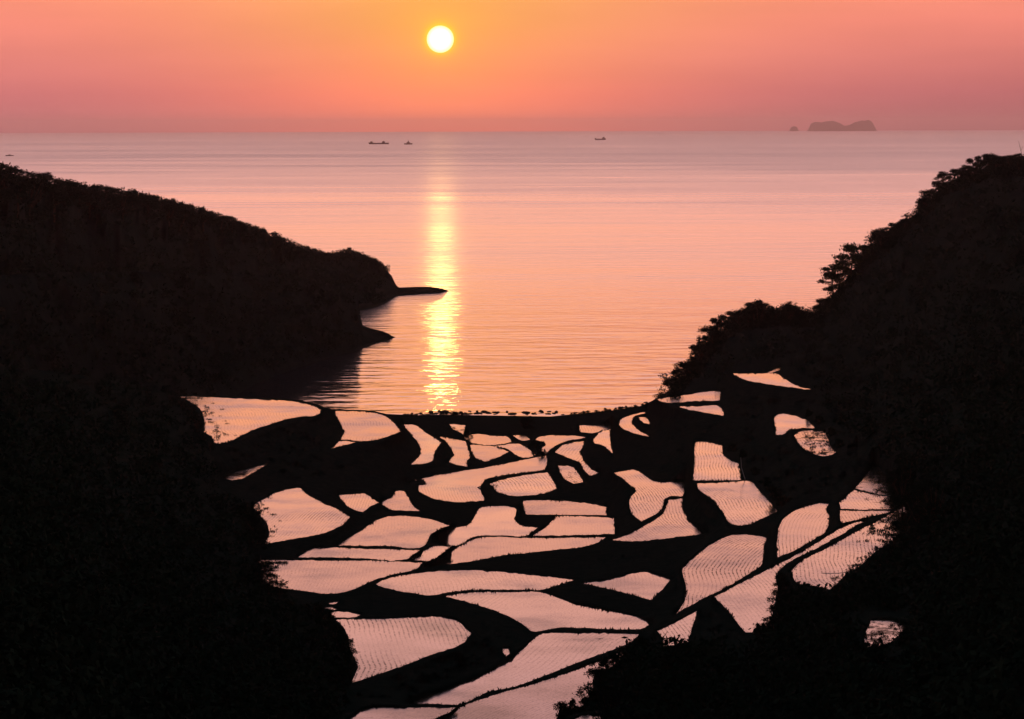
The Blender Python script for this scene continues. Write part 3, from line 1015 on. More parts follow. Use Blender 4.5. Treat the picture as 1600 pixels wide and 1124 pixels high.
def tube(path, radii_, n=6):
    path = [np.array(p_, float) for p_ in path]
    vv, ff = [], []
    for i, (p_, r_) in enumerate(zip(path, radii_)):
        d = path[min(i + 1, len(path) - 1)] - path[max(i - 1, 0)]
        d /= np.linalg.norm(d) + 1e-9
        a = np.cross(d, [0.3, 0.9, 0.1])
        a /= np.linalg.norm(a) + 1e-9
        b = np.cross(d, a)
        for k in range(n):
            t_ = 2 * math.pi * k / n
            vv.append(p_ + (a * math.cos(t_) + b * math.sin(t_)) * r_)
    for i in range(len(path) - 1):
        for k in range(n):
            ff.append((i * n + k, i * n + (k + 1) % n, (i + 1) * n + (k + 1) % n, (i + 1) * n + k))
    return np.array(vv), np.array(ff)


def join(parts):
    vs2, fs2, off = [], [], 0
    for v, f in parts:
        vs2.append(v)
        fs2.append(f + off)
        off += len(v)
    return np.concatenate(vs2), np.concatenate(fs2)


def make_tree(seed, kind):
    """unit tree: 1 m tall, base at the origin; returns (crown_v, crown_f, trunk_v, trunk_f)"""
    g = np.random.default_rng(seed)
    tubes, cl = [], []
    if kind == 'pine':
        lean = g.uniform(-0.12, 0.12)
        trunk = [(0, 0, -0.15), (lean * 0.3, 0, 0.3), (lean * 0.8, 0.02, 0.6), (lean, 0, 0.93)]
        tubes.append(tube(trunk, [0.03, 0.025, 0.018, 0.006]))
        for k in range(13):
            h = 0.30 + 0.62 * k / 12 + g.uniform(-0.03, 0.03)
            a = k * 2.4 + g.uniform(-0.4, 0.4)
            L = g.uniform(0.26, 0.42) * (1.15 - h * 0.55)
            b = np.array([lean * h, 0, h])
            e = b + np.array([math.cos(a) * L, math.sin(a) * L, g.uniform(0.0, 0.1)])
            tubes.append(tube([b, (b + e) / 2 + [0, 0, 0.02], e], [0.012, 0.008, 0.003], 5))
            for q in range(3):
                c = b + (e - b) * (0.5 + 0.28 * q) + g.normal(size=3) * [0.03, 0.03, 0.015]
                cl.append((c, np.array([0.13, 0.13, 0.055]) * g.uniform(0.8, 1.25), 110))
        cl.append((np.array([lean, 0, 0.95]), np.array([0.14, 0.14, 0.05]), 150))
        leaf = 0.026
    elif kind == 'broad':
        trunk = [(0, 0, -0.15), (0.02, 0.01, 0.25), (-0.02, 0, 0.5)]
        tubes.append(tube(trunk, [0.04, 0.03, 0.018]))
        for k in range(15):
            a = g.uniform(0, 2 * math.pi)
            h = g.uniform(0.28, 0.86)
            rr = g.uniform(0.05, 0.42) * math.sqrt(max(0.05, 1 - ((h - 0.5) / 0.5) ** 2))
            c = np.array([math.cos(a) * rr, math.sin(a) * rr, h])
            tubes.append(tube([(0, 0, 0.3), tuple(c * 0.6 + np.array([0, 0, 0.15])), tuple(c)], [0.016, 0.010, 0.004], 5))
            cl.append((c, np.array([0.17, 0.17, 0.12]) * g.uniform(0.65, 1.2), 190))
        leaf = 0.034
    elif kind == 'ragged':
        tubes.append(tube([(0, 0, -0.1), (0.03, 0, 0.3), (0, 0.02, 0.6)], [0.03, 0.02, 0.01]))
        for k in range(22):
            a = g.uniform(0, 2 * math.pi)
            h = g.uniform(0.35, 1.0)
            rr = g.uniform(0.1, 0.5) * (1.2 - h * 0.5)
            c = np.array([math.cos(a) * rr, math.sin(a) * rr, h])
            tubes.append(tube([(0, 0, 0.25), tuple(c * 0.55 + np.array([0, 0, 0.12])), tuple(c)], [0.011, 0.006, 0.002], 4))
            cl.append((c, np.array([0.09, 0.09, 0.07]) * g.uniform(0.6, 1.3), 55))
        for k in range(14):
            a = g.uniform(0, 2 * math.pi)
            rr = g.uniform(0.1, 0.35)
            cl.append((np.array([math.cos(a) * rr, math.sin(a) * rr, g.uniform(0.1, 0.5)]), np.array([0.14, 0.14, 0.12]), 90))
        leaf = 0.026
    else:                                       # shrub: several stems, foliage to the ground
        for k in range(6):
            a = g.uniform(0, 2 * math.pi)
            tubes.append(tube([(0, 0, -0.1), (math.cos(a) * 0.2, math.sin(a) * 0.2, 0.4), (math.cos(a) * 0.4, math.sin(a) * 0.4, 0.75)], [0.02, 0.012, 0.004], 5))
        for k in range(18):
            a = g.uniform(0, 2 * math.pi)
            rr = g.uniform(0, 0.55)
            h = g.uniform(0.1, 0.85) * (1 - rr * 0.6)
            cl.append((np.array([math.cos(a) * rr, math.sin(a) * rr, h]), np.array([0.18, 0.18, 0.14]) * g.uniform(0.6, 1.2), 110))
        leaf = 0.045
    pts = []
    for c, r_, m in cl:
        d = g.normal(size=(m, 3))
        d /= np.linalg.norm(d, axis=1)[:, None]
        rad = g.uniform(0.3, 1.0, (m, 1)) ** 0.6 * (1 + 0.25 * g.normal(size=(m, 1)))
        pts.append(c + d * rad * r_)
    pts = np.concatenate(pts)
    cv, cf = leaves(pts, leaf, g)
    tv, tf = join(tubes)
    top_ = np.percentile(cv[:, 2], 99.7)
    cv /= top_
    tv /= top_
    return cv, cf, tv, tf


PROTO = {}


def proto(kind, seed):
    key = (kind, seed)
    if key not in PROTO:
        cv, cf, tv, tf = make_tree(seed, kind)
        crown = bpy.data.meshes.new('crown')
        crown.from_pydata(cv.tolist(), [], cf.tolist())
        crown.materials.append(M_PINE if kind == 'pine' else M_LEAF)
        trunk = bpy.data.meshes.new('trunk')
        trunk.from_pydata(tv.tolist(), [], tf.tolist())
        trunk.materials.append(M_BARK)
        PROTO[key] = (crown, trunk)
    return PROTO[key]


NAMES = {'pine': 'pine_tree', 'broad': 'broadleaf_tree', 'ragged': 'broadleaf_tree', 'shrub': 'shrub'}


def plant(kind, base, h, wscale, label, group=None, seed=None, rz=None, cat=None):
    seed = seed if seed is not None else random.choice([1, 2, 3])
    crown, trunk = proto(kind, seed)
    root = empty(NAMES[kind], tuple(float(v) for v in base), rz if rz is not None else random.uniform(0, 6.28))
    root.scale = (h * wscale, h * wscale, h)
    tag(root, label, cat or ('shrub' if kind == 'shrub' else 'tree'), group)
    for nm, me in (('crown', crown), ('trunk' if kind != 'shrub' else 'stems', trunk)):
        o = bpy.data.objects.new(nm, me)
        o.parent = root
        col_link(o)
    return root


# trees whose tops draw the skyline of the left headland
SKY_L = [(0, 256), (20, 262), (30, 266), (75, 272), (100, 284), (130, 287), (160, 290), (185, 296), (210, 297), (225, 301), (250, 305), (275, 312), (300, 322), (325, 328), (350, 336), (380, 346), (400, 354), (425, 362), (445, 372),
         (456, 382), (485, 384), (495, 392), (512, 395), (530, 391), (548, 389), (562, 394), (573, 402), (590, 405), (596, 415)]
sx = np.array([a for a, b in SKY_L], float)
sy = np.array([b for a, b in SKY_L], float)
for rank in range(2):
    x = -60.0 + rank * 5
    while x < 604:
        yt = float(np.interp(x, sx, sy)) if x > 0 else 256 + x * 0.19
        yt += random.uniform(-2.5, 4) + rank * random.uniform(2, 8)
        b = sheet_pt(SA, x, 1.0 if rank == 0 else random.uniform(0.86, 0.96))
        D = math.hypot(b[0], b[1])
        topz = float(z_of_d(x, yt, D))
        h = max(topz - b[2] + 0.8, 1.8)
        kind = random.choice(['broad', 'broad', 'shrub', 'broad', 'ragged'])
        plant(kind, (b[0], b[1], topz - h), h, random.uniform(0.9, 1.5), 'small dark tree in the ragged line along the crest of the left headland' if kind != 'shrub' else 'low dark shrub in the ragged line along the crest of the left headland',
              'trees on the crest of the left headland' if kind != 'shrub' else 'shrubs on the crest of the left headland')
        x += random.uniform(8, 15) if rank == 0 else random.uniform(14, 24)
b = sheet_pt(SA, 605, 1.0)
plant('ragged', (b[0], b[1], b[2] - 0.5), 3.2, 0.8, 'lone tiny tree sticking out over the cliff at the tip of the left headland', seed=2)

# skyline of the right headland
SKY_R = [(1042, 612), (1050, 592), (1058, 574), (1072, 564), (1086, 556), (1094, 540), (1097, 524), (1112, 508), (1126, 492), (1145, 486), (1165, 481), (1183, 469), (1196, 474), (1206, 482), (1218, 482), (1234, 471), (1250, 478), (1266, 487),
         (1277, 478), (1284, 466), (1345, 395), (1354, 382), (1362, 368), (1378, 356), (1396, 348), (1420, 333), (1440, 312), (1452, 296), (1466, 282), (1474, 268), (1492, 264), (1512, 258), (1526, 244), (1546, 240), (1572, 243), (1590, 240), (1610, 238), (1650, 232), (1700, 225)]
gr = 'trees on the skyline of the right headland'
for i, (x, yt) in enumerate(SKY_R):
    b = ground_at(x, T_y(x))
    D = math.hypot(b[0], b[1]) - 2
    topz = float(z_of_d(x, yt, D))
    h = max(topz - b[2] + 0.3, 3.0)
    kind = 'shrub' if i < 4 else random.choice(['broad', 'broad', 'ragged'])
    wsc = random.uniform(0.95, 1.3) if h > 4 else 1.3
    pt = at_d(x, yt, D)
    if i >= 4 and i % 2:
        wsc *= 1.15
    plant(kind, (pt[0], pt[1], topz - h), h, wsc, 'dark shrub low on the seaward nose of the right headland' if kind == 'shrub' else 'dark broadleaf tree in the unbroken line along the skyline of the right headland',
          'shrubs on the nose of the right headland' if kind == 'shrub' else gr, seed=(i % 3) + 1)
for i in range(64):
    x = random.uniform(1055, 1690)
    if 1278 < x < 1340:
        continue
    yt = float(np.interp(x, [a for a, c in SKY_R], [c for a, c in SKY_R])) + random.uniform(1, 14)
    yb = float(T_y(x)) + random.uniform(4, 16)
    b = ground_at(x, yb)
    D = math.hypot(b[0], b[1])
    topz = float(z_of_d(x, yt, D))
    h = max(topz - b[2] + 0.3, 2.4)
    plant(random.choice(['broad', 'shrub', 'broad']), (b[0], b[1], topz - h), h, random.uniform(1.0, 1.5), 'rounded dark crown packed in just below the skyline trees of the right headland',
          'lower crowns below the skyline of the right headland')
# the leaning pine that stands clear of the slope
b = at_d(1326, 464, 640)
plant('pine', b, 12.2, 1.05, 'flat topped pine standing clear of the right headland, sky showing between its boughs', seed=4, rz=0.6)
b = at_d(1302, 470, 640)
plant('pine', b, 8.6, 0.95, 'lower pine leaning out just left of the flat topped one on the right headland', seed=5, rz=2.0)
# bare branch at the upper right edge
b = at_d(1597, 246, 655)
v, f = join([tube([b + np.array([0, 0, -2]), b + np.array([-0.2, 0, 1.2]), b + np.array([-0.9, 0, 3.8])], [0.09, 0.06, 0.02], 5), tube([b + np.array([-0.3, 0, 1.5]), b + np.array([0.2, 0, 2.6])], [0.04, 0.01], 5)])
c0 = b.copy()
o = mesh_np('bare_sapling', v - c0, f, M_BARK)
o.location = c0
tag(o, 'thin leafless sapling rising above the trees at the far right', 'tree')

# ------------------------------------------------------------------ woods covering the dark slopes: one mass each
def in_poly(poly, x, y):
    return sdf_poly(np.array(poly, float), np.asarray(x, float), np.asarray(y, float)) < 0


def woodland(name, pick, n, clump, leaf, per, seed):
    g = np.random.default_rng(seed)
    base = pick(n, g)
    m = len(base)
    c = base.repeat(per, 0)
    d = g.normal(size=(len(c), 3))
    d /= np.linalg.norm(d, axis=1)[:, None]
    sc = (g.uniform(0.6, 1.3, (m, 1)) * clump).repeat(per, 0)
    c = c + d * sc * g.uniform(0.5, 1.1, (len(c), 1)) * np.array([1, 1, 0.8])
    v, f = leaves(c, leaf, g)
    o = mesh_np(name, v, f, M_LEAF)
    return tag(o, kind='stuff')


def paddy_clear(x, y, margin):
    ok = ~((np.abs(x - 1383) < 50) & (np.abs(y - 996) < 38))
    for p in P:
        mn, mx_ = p['poly'].min(0) - margin, p['poly'].max(0) + margin
        k = (x > mn[0]) & (x < mx_[0]) & (y > mn[1]) & (y < mx_[1])
        if k.any():
            s = sdf_poly(p['poly'], x[k], y[k])
            ok[np.where(k)[0][s < margin]] = False
    return ok


WOOD_L = [(-280, 560), (0, 585), (200, 612), (262, 628), (300, 648), (312, 690), (330, 720), (335, 770), (380, 800), (398, 830), (395, 870), (390, 915), (440, 945), (500, 970), (525, 1010), (540, 1060), (520, 1124), (500, 1180), (-280, 1180)]
WOOD_R = [(1050, 620), (1075, 590), (1110, 560), (1150, 530), (1280, 505), (1345, 430), (1450, 340), (1550, 285), (1880, 270), (1880, 1180), (960, 1180), (940, 1110), (965, 1060), (1000, 1020), (1090, 1020), (1170, 1010), (1230, 990), (1235, 930), (1300, 940), (1380, 890), (1450, 830), (1420, 780), (1400, 740),
          (1375, 700), (1310, 670), (1290, 640), (1285, 600), (1230, 570), (1140, 570), (1130, 600), (1060, 605)]


def pick_ground(poly, lift, margin):
    P_ = np.array(poly, float)

    def fn(n, g):
        x = g.uniform(P_[:, 0].min(), P_[:, 0].max(), n * 3)
        y = g.uniform(P_[:, 1].min(), P_[:, 1].max(), n * 3)
        ok = in_poly(P_, x, y) & paddy_clear(x, y, margin) & (y > T_y(x))
        x, y = x[ok][:n], y[ok][:n]
        pts = np.array([ground_at(a, b_) for a, b_ in zip(x, y)])
        pts[:, 2] += lift
        return pts
    return fn


def pick_edge(x0, x1, depth, lift):
    def fn(n, g):
        x = g.uniform(x0, x1, n)
        y = T_y(x) + g.uniform(0, depth, n)
        pts = np.array([ground_at(a, b_) for a, b_ in zip(x, y)])
        pts[:, 2] += lift * g.uniform(0.2, 1.0, n)
        return pts
    return fn


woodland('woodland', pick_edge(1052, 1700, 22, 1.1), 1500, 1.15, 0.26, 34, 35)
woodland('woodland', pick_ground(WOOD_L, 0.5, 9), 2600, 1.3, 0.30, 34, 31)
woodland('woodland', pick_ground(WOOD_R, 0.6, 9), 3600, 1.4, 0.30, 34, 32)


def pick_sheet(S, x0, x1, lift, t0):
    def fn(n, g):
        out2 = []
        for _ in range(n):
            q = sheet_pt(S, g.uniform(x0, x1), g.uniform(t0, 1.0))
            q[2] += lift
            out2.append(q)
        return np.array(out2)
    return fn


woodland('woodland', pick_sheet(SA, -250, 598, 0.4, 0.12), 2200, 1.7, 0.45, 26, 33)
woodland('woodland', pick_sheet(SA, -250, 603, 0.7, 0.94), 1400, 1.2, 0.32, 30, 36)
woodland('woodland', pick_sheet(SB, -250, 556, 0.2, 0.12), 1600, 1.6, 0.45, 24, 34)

# ------------------------------------------------------------------ shrubs and trees that overhang the fields
def edge_plants(pts, kind, hm, label, group, ws=1.1):
    for (x, y, h) in pts:
        b = ground_at(x, y)
        plant(kind, (b[0], b[1], b[2] - 0.1), h * hm, ws * random.uniform(0.85, 1.15), label, group)


edge_plants([(268, 632, 2.2), (284, 640, 2.4), (300, 656, 2.6), (308, 676, 2.6), (316, 694, 2.2), (328, 706, 1.8)], 'ragged', 1.0,
            'dark bushy tree overlapping the left end of the highest left paddy', 'bushy trees along the highest left paddy')
edge_plants([(386, 806, 1.8), (394, 822, 2.0), (402, 838, 2.2), (400, 856, 2.2)], 'shrub', 1.0,
            'dark shrub on the wood edge against the leaf shaped paddy', 'shrubs against the leaf shaped paddy')
edge_plants([(398, 912, 3.0), (408, 922, 3.0), (420, 934, 2.8), (436, 938, 2.2)], 'ragged', 1.0,
            'thin twiggy tree over the left end of the broad paddy', 'twiggy trees over the broad paddy', 1.3)
edge_plants([(496, 968, 1.6), (512, 978, 1.5), (524, 1000, 1.5), (532, 1020, 1.5), (543, 1046, 1.5), (538, 1070, 1.6)], 'shrub', 1.0,
            'dark shrub on the wood edge against the thumbprint rowed paddy', 'shrubs against the thumbprint rowed paddy')
edge_plants([(935, 1070, 1.5), (945, 1054, 1.5), (960, 1046, 1.4), (978, 1036, 1.4), (932, 1096, 1.6), (915, 1112, 1.2), (895, 1116, 1.2), (880, 1122, 1.3), (950, 1120, 2.0), (1000, 1018, 1.3)], 'shrub', 1.0,
            'dark leafy bush at the lower edge of the terraces beside the nearest large paddy', 'bushes beside the nearest large paddy')
edge_plants([(1222, 930, 1.5), (1224, 950, 1.7), (1218, 972, 1.7), (1208, 988, 1.5), (1190, 996, 1.2), (1224, 912, 1.1)], 'shrub', 1.0,
            'dark leafy bush along the right side of the triangle end of the strip paddy', 'bushes along the strip paddy')
edge_plants([(1310, 932, 1.8), (1330, 915, 2.0), (1352, 900, 2.0), (1374, 886, 2.1), (1396, 870, 2.2), (1418, 852, 2.4)], 'ragged', 1.0,
            'leafy sapling fringing the near side of the long rowed paddy on the right', 'saplings fringing the long rowed paddy')
edge_plants([(1412, 846, 4.4), (1436, 842, 5.2), (1460, 838, 5.6)], 'ragged', 1.0,
            'tall loose crowned tree overhanging the right end of the long rowed paddy', 'loose crowned trees over the long rowed paddy', 0.9)
edge_plants([(1410, 800, 4.6), (1398, 776, 3.6), (1420, 770, 4.6)], 'ragged', 1.0,
            'loose crowned tree in front of the three paddies in a row', 'loose crowned trees by the three paddies', 0.85)
edge_plants([(1146, 706, 1.3), (1160, 716, 1.3), (1196, 760, 1.3), (1210, 776, 1.5), (1222, 790, 1.5), (1180, 742, 1.2)], 'shrub', 1.0,
            'rounded dark bush hugging the right edge of the square and slanted paddies', 'bushes right of the square paddy')
edge_plants([(1262, 652, 1.3), (1278, 662, 1.4), (1300, 682, 1.4), (1312, 700, 1.3)], 'shrub', 1.0,
            'dark bush at the back of the small paddies on the right slope', 'bushes behind the small paddies of the right slope')
edge_plants([(1372, 1022, 1.7), (1412, 1010, 2.0)], 'ragged', 1.0,
            'thin branching sapling in front of the isolated dim paddy', 'saplings before the isolated paddy', 1.2)
edge_plants([(820, 671, 2.3), (836, 700, 1.3), (847, 712, 1.2), (730, 684, 1.4)], 'shrub', 1.0,
            'dark round bush standing between the small paddies behind the beach', 'round bushes behind the beach')

# low scrub on top of the beach
x = 632.0
while x < 1015:
    b = ground_at(x, T_y(x) + 1.5)
    plant('shrub', (b[0], b[1], b[2] - 0.2), random.uniform(0.45, 1.0) if not 735 < x < 885 else random.uniform(0.15, 0.45), random.uniform(1.2, 2.2),
          'low dark scrub in the line along the top of the beach', 'scrub along the top of the beach')
    x += random.uniform(5, 10)

# rocks awash just off the beach
def rock_mesh(seed):
    g = np.random.default_rng(seed)
    vv, ff = [], []
    nu, nv = 10, 6
    for j in range(nv + 1):
        for i in range(nu):
            a = 2 * math.pi * i / nu
            b_ = math.pi * j / nv
            r_ = 1 + g.uniform(-0.22, 0.22)
            vv.append((r_ * math.sin(b_) * math.cos(a), r_ * math.sin(b_) * math.sin(a) * 0.7, r_ * math.cos(b_) * 0.5))
    for j in range(nv):
        for i in range(nu):
            ff.append((j * nu + i, (j + 1) * nu + i, (j + 1) * nu + (i + 1) % nu, j * nu + (i + 1) % nu))
    me = bpy.data.meshes.new('rock')
    me.from_pydata(vv, [], ff)
    me.materials.append(M_ROCK)
    return me


rocks = [rock_mesh(i) for i in range(4)]
for k in range(60):
    x = random.choice([random.uniform(672, 740), random.uniform(740, 880), random.uniform(740, 880)])
    y = random.uniform(642.5, 648.0)
    b = at_z(x, y, 0.05)
    o = bpy.data.objects.new('rock', rocks[k % 4])
    o.location = b
    s = random.uniform(0.18, 0.5)
    o.scale = (s * random.uniform(1, 2.6), s, s * random.uniform(0.5, 1.2))
    o.rotation_euler = (0, 0, random.uniform(0, 6))
    col_link(o)
    tag(o, 'small black rock awash just off the beach', 'rock', 'rocks awash off the beach')

# ------------------------------------------------------------------ grass fringing every field
def grass_fringe():
    g = np.random.default_rng(77)
    vs3, fs3, off = [], [], 0
    for p in P:
        poly = p['poly']
        a = at_z(poly[:, 0], poly[:, 1], np.full(len(poly), p['z']))
        nb_ = np.roll(a, -1, 0)
        seg = np.linalg.norm(nb_ - a, axis=1)
        cen = a.mean(0)
        nn = np.maximum(1, (seg / 0.10)).astype(int)
        ii = np.repeat(np.arange(len(a)), nn)
        t_ = g.uniform(0, 1, len(ii))
        base = a[ii] * (1 - t_[:, None]) + nb_[ii] * t_[:, None]
        # outward offset
        e = nb_[ii] - a[ii]
        nrm_ = np.stack([e[:, 1], -e[:, 0], np.zeros(len(e))], 1)
        nrm_ /= np.linalg.norm(nrm_, axis=1)[:, None] + 1e-9
        area = 0.5 * np.sum(a[:, 0] * nb_[:, 1] - nb_[:, 0] * a[:, 1])
        if area < 0:
            nrm_ = -nrm_
        base = base + nrm_ * g.uniform(-0.05, 0.25, (len(ii), 1))
        tall = g.uniform(0.05, 0.17, len(ii)) * (0.55 + 0.9 * vnoise(base[:, 0] * 0.35, base[:, 1] * 0.35, 5))
        cl_ = np.clip((vnoise(base[:, 0] * 0.5 + 9, base[:, 1] * 0.3, 8) - 0.6) * 4, 0, 1)
        tall = tall * (0.6 + 1.1 * cl_)
        tall = np.where(g.uniform(0, 1, len(ii)) < 0.010, tall * 1.3, tall)
        wv = g.normal(size=(len(ii), 3)) * [1, 1, 0]
        wv /= np.linalg.norm(wv, axis=1)[:, None]
        wd = g.uniform(0.06, 0.20, (len(ii), 1))
        tip = base + np.stack([g.normal(size=len(ii)) * 0.12, g.normal(size=len(ii)) * 0.12, tall], 1)
        lo = base - [0, 0, 0.15]
        v = np.stack([lo - wv * wd, lo + wv * wd, tip], 1).reshape(-1, 3)
        vs3.append(v)
        fs3.append(np.arange(len(v)).reshape(-1, 3) + off)
        off += len(v)
    o = mesh_np('grass', np.concatenate(vs3), np.concatenate(fs3), M_GRASS)
    tag(o, kind='stuff')
    print('grass blades', off // 3)



grass_fringe()


def weeds():
    g = np.random.default_rng(5)
    out_v, n0 = [], 0
    where = {'teardrop': lambda a, b_: 0.75 * np.clip((a - 1250) / 22, 0, 1),
             'topmost of three': lambda a, b_: np.clip((a - 1352) / 30, 0.05, 1),
             'middle of three': lambda a, b_: 0.9 * np.clip((a - 1345) / 40, 0, 1),
             'long rowed paddy': lambda a, b_: 0.95 * np.clip((a - 1335) / 60, 0, 1) + 0.4 * np.clip((a + 1.6 * b_ - 2745) / 20, 0, 1),
             'large curved flooded': lambda a, b_: 0.5 * np.clip((352 - a + (b_ - 640) * 0.5) / 30, 0, 1),
             'leaf shaped': lambda a, b_: 0.7 * np.clip((436 - a + (b_ - 800) * 0.3) / 30, 0, 1),
             'broad paddy reaching': lambda a, b_: 0.9 * np.clip((456 - a) / 40, 0, 1),
             'tiny glinting': lambda a, b_: 0.5 + a * 0,
             'small lens': lambda a, b_: 0.35 + a * 0,
             'oval paddy': lambda a, b_: 0.5 * np.clip((800 - a) / 30, 0, 1)}
    for p in P:
        fn = [f_ for k_, f_ in where.items() if p['label'].startswith(k_)]
        if not fn:
            continue
        poly = p['poly']
        mn_, mx2 = poly.min(0), poly.max(0)
        m_c = int((mx2 - mn_).prod() * 0.20)
        xy = mn_ + g.uniform(0, 1, (m_c, 2)) * (mx2 - mn_)
        sd_ = sdf_poly(poly, xy[:, 0], xy[:, 1])
        dens = vnoise(xy[:, 0] * 0.13 + 3, xy[:, 1] * 0.2, 12) * 0.6 + vnoise(xy[:, 0] * 0.4, xy[:, 1] * 0.5, 13) * 0.4
        xy = xy[(sd_ < -0.5) & (dens > 0.86 - 0.52 * fn[0](xy[:, 0], xy[:, 1])) & (fn[0](xy[:, 0], xy[:, 1]) > 0.02)]
        if not len(xy):
            continue
        b = at_z(xy[:, 0], xy[:, 1], np.full(len(xy), p['z']))
        b = b.repeat(9, 0) + g.normal(size=(len(b) * 9, 3)) * [0.16, 0.25, 0]
        b[:, 2] = p['z'] - 0.02
        wv = g.normal(size=(len(b), 3)) * [1, 1, 0]
        wv /= np.linalg.norm(wv, axis=1)[:, None]
        tip = b + g.normal(size=(len(b), 3)) * [0.10, 0.10, 0]
        tip[:, 2] += g.uniform(0.05, 0.22, len(b))
        out_v.append(np.stack([b - wv * 0.05, b + wv * 0.05, tip], 1).reshape(-1, 3))
    V_ = np.concatenate(out_v)
    tag(mesh_np('weeds', V_, np.arange(len(V_)).reshape(-1, 3), M_GRASS), kind='stuff')


weeds()

# low mud ridges left standing in the water
def ridge(z, pts, r_, label):
    q = at_z(np.array([a[0] for a in pts], float), np.array([a[1] for a in pts], float), z)
    c0_ = q.mean(0)
    c0_[2] = z
    vv_, ff_ = tube([p_ - c0_ for p_ in q], [r_ * random.uniform(0.8, 1.2) for _ in q], 6)
    vv_[:, 2] *= 0.9
    o_ = mesh_np('mud_ridge', vv_, ff_, M_BANK)
    o_.location = c0_
    tag(o_, label, 'mud ridge')


ridge(4.6, [(758, 757), (752, 760), (746.5, 762), (752, 765.5), (753, 771), (757, 776), (758, 780)], 0.10, 'thin looping mud ridge inside the big curved central paddy')
ridge(7.4, [(808, 798), (806.5, 806), (804.5, 811), (808, 814)], 0.10, 'thin hooked mud ridge at the heel of the shoe shaped paddy')
ridge(13.0, [(1199, 842), (1196.5, 850), (1197.5, 860), (1193, 872), (1191.5, 884)], 0.09, 'thin wavy mud ridge along the right edge of the shell shaped paddy')
ridge(17.0, [(905, 1041.5), (930, 1034.5), (955, 1027), (978, 1020)], 0.10, 'thin straight mud ridge across the far corner of the nearest large paddy')
ridge(2.9, [(834, 705), (831.5, 708), (834, 712), (838, 712.5)], 0.12, 'tiny ring of mud ridge at the tip of the swooping paddy')
ridge(18.5, [(1285, 896), (1310, 896), (1330, 893), (1345, 889)], 0.035, 'thin dark line of cut bamboo lying across the long rowed paddy')

# ------------------------------------------------------------------ pale leaning pole by the square paddy
pd_ = float(np.hypot(*ground_at(1163, 749)[:2]))
a = at_d(1165, 748, pd_)
b = at_d(1157.5, 715, pd_ + 1)
mid = at_d(1158.5, 731, pd_ + 0.5)
c0 = a.copy()
v, f = tube([a - c0 - np.array([0, 0, 0.3]), mid - c0, b - c0], [0.05, 0.045, 0.035], 8)
o = mesh_np('pole', v, f, M_PALE)
o.location = c0
tag(o, 'thin pale bent pole beside the upright rowed square paddy', 'pole')

# ------------------------------------------------------------------ ships far out
def loft(sections):
    """sections: list of rings (same count) -> closed loft"""
    n = len(sections[0])
    vv = [p_ for s_ in sections for p_ in s_]
    ff = []
    for i in range(len(sections) - 1):
        for k in range(n):
            ff.append((i * n + k, i * n + (k + 1) % n, (i + 1) * n + (k + 1) % n, (i + 1) * n + k))
    return vv, ff, n


def hull(name, L, B, hgt, parent, sheer=1.5, bow=0.22):
    secs = []
    for t_ in np.linspace(0, 1, 17):
        x_ = (t_ - 0.5) * L
        taper = min(1, ((1 - t_) / bow) ** 0.6 if t_ > 1 - bow else 1, 0.75 + t_ * 3 if t_ < 0.1 else 1)
        bb = max(B / 2 * taper, 0.05)
        top_ = hgt + sheer * max(0, (t_ - 0.75) / 0.25) ** 2 + sheer * 0.4 * max(0, (0.15 - t_) / 0.15)
        rake = max(0, (t_ - 0.8) / 0.2) * L * 0.02
        secs.append([(x_ - rake, -bb * 0.75, -1.0), (x_, -bb, hgt * 0.4), (x_ + rake, -bb, top_), (x_ + rake, bb, top_), (x_, bb, hgt * 0.4), (x_ - rake, bb * 0.75, -1.0)])
    vv, ff, n = loft(secs)
    me = bpy.data.meshes.new(name)
    me.from_pydata(vv, [], ff + [tuple(range(n))[::-1], tuple(range(len(vv) - n, len(vv)))])
    me.materials.append(M_HULL)
    o = bpy.data.objects.new(name, me)
    o.parent = parent
    return col_link(o)


def block(name, boxes, parent, mat):
    vv, ff = [], []
    for (x0, x1, y0, y1, z0, z1_) in boxes:
        k = len(vv)
        ch = 0.06 * min(x1 - x0, y1 - y0)
        ring = [(x0 + ch, y0), (x1 - ch, y0), (x1, y0 + ch), (x1, y1 - ch), (x1 - ch, y1), (x0 + ch, y1), (x0, y1 - ch), (x0, y0 + ch)]
        vv += [(a_, b_, z0) for a_, b_ in ring] + [(a_, b_, z1_) for a_, b_ in ring]
        ff += [tuple(k + i for i in range(8))[::-1], tuple(k + 8 + i for i in range(8))]
        ff += [(k + i, k + (i + 1) % 8, k + 8 + (i + 1) % 8, k + 8 + i) for i in range(8)]
    me = bpy.data.meshes.new(name)
    me.from_pydata(vv, [], ff)
    me.materials.append(mat)
    o = bpy.data.objects.new(name, me)
    o.parent = parent
    return col_link(o)


def place_ship(name, px, py, rz, label):
    p_ = at_z(px, py, 0.0)
    r = empty(name, tuple(p_), rz)
    tag(r, label, 'ship')
    return r


def scale_at(px, py):
    p_ = at_z(px, py, 0.0)
    return math.hypot(p_[0], p_[1]) / F


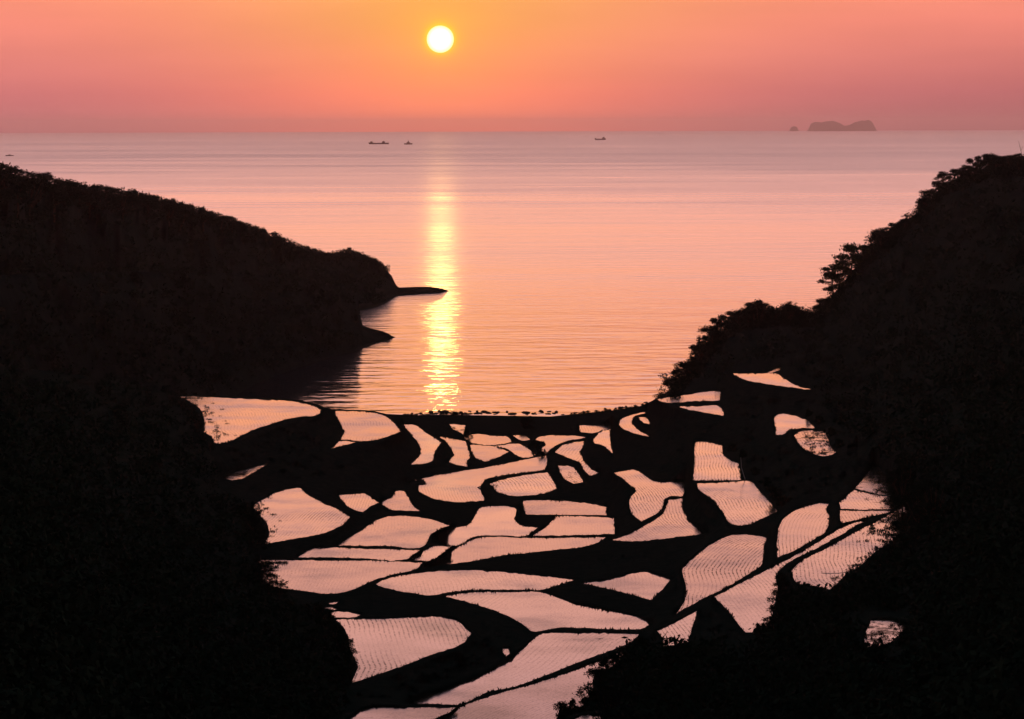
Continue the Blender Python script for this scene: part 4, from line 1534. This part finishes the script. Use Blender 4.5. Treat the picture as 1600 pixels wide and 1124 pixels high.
m_ = scale_at(592, 225.5)
L = 31 * m_
r = place_ship('cargo_ship', 592, 225.5, math.pi, 'long low cargo ship on the horizon left of the sun glitter')
hull('hull', L, L * 0.15, 2.6 * m_ * 0.8, r, 1.5)
block('bridge', [(-0.30 * L, -0.16 * L, -5, 5, 4, 4.2 * m_), (-0.27 * L, -0.20 * L, -4, 4, 4.2 * m_, 4.8 * m_)], r, M_CABIN)
block('foremast_house', [(0.32 * L, 0.43 * L, -4, 4, 4, 4.2 * m_)], r, M_CABIN)
m_ = scale_at(638, 226)
L = 12.5 * m_
r = place_ship('fishing_boat', 638, 226, 0.0, 'small ship with a tall peaked wheelhouse right of the long cargo ship')
hull('hull', L, L * 0.22, 2.2 * m_ * 0.8, r, 2)
block('wheelhouse', [(-0.22 * L, 0.2 * L, -3, 3, 3, 3.4 * m_), (-0.1 * L, 0.1 * L, -2.5, 2.5, 3.4 * m_, 4.6 * m_)], r, M_CABIN)
block('mast', [(-0.02 * L, 0.02 * L, -0.5, 0.5, 4.6 * m_, 7.5 * m_)], r, M_CABIN)
m_ = scale_at(938, 219)
L = 17 * m_
r = place_ship('cargo_ship', 938, 219, math.pi, 'distant freighter with its bridge at the stern, right of the sun glitter')
hull('hull', L, L * 0.16, 2.0 * m_, r, 1.6 * m_ * 0.8)
block('bridge', [(-0.42 * L, -0.16 * L, -7, 7, 6, 3.6 * m_), (-0.36 * L, -0.22 * L, -6, 6, 3.6 * m_, 4.6 * m_)], r, M_CABIN)
m_ = scale_at(15, 244)
L = 12 * m_
r = place_ship('motorboat', 15, 244, math.pi, 'tiny low boat at the far left edge above the headland')
hull('hull', L, L * 0.25, 1.2 * m_, r, 0.5)
block('cabin', [(-0.12 * L, 0.14 * L, -1.4, 1.4, 1.0, 2.2 * m_)], r, M_CABIN)

# ------------------------------------------------------------------ haze
HAZE = 2.8e-5
if HAZE > 0:
    e = 50600.0
    vv = np.array([(-e, -e, -6), (e, -e, -6), (e, e, -6), (-e, e, -6), (-e, -e, 215), (e, -e, 215), (e, e, 215), (-e, e, 215)], float)
    ff = np.array([(0, 3, 2, 1), (4, 5, 6, 7), (0, 1, 5, 4), (1, 2, 6, 5), (2, 3, 7, 6), (3, 0, 4, 7)])
    mh, nh = new_mat('haze_air')
    pv = nh.n('ShaderNodeVolumePrincipled')
    pv.inputs['Color'].default_value = (0.95, 0.84, 0.99, 1)
    pv.inputs['Density'].default_value = HAZE
    pv.inputs['Anisotropy'].default_value = 0.84
    oh = nh.n('ShaderNodeOutputMaterial')
    nh.l(pv.outputs[0], oh.inputs['Volume'])
    tag(mesh_np('haze', vv, ff, mh), kind='stuff')

scene.render.engine = 'CYCLES'
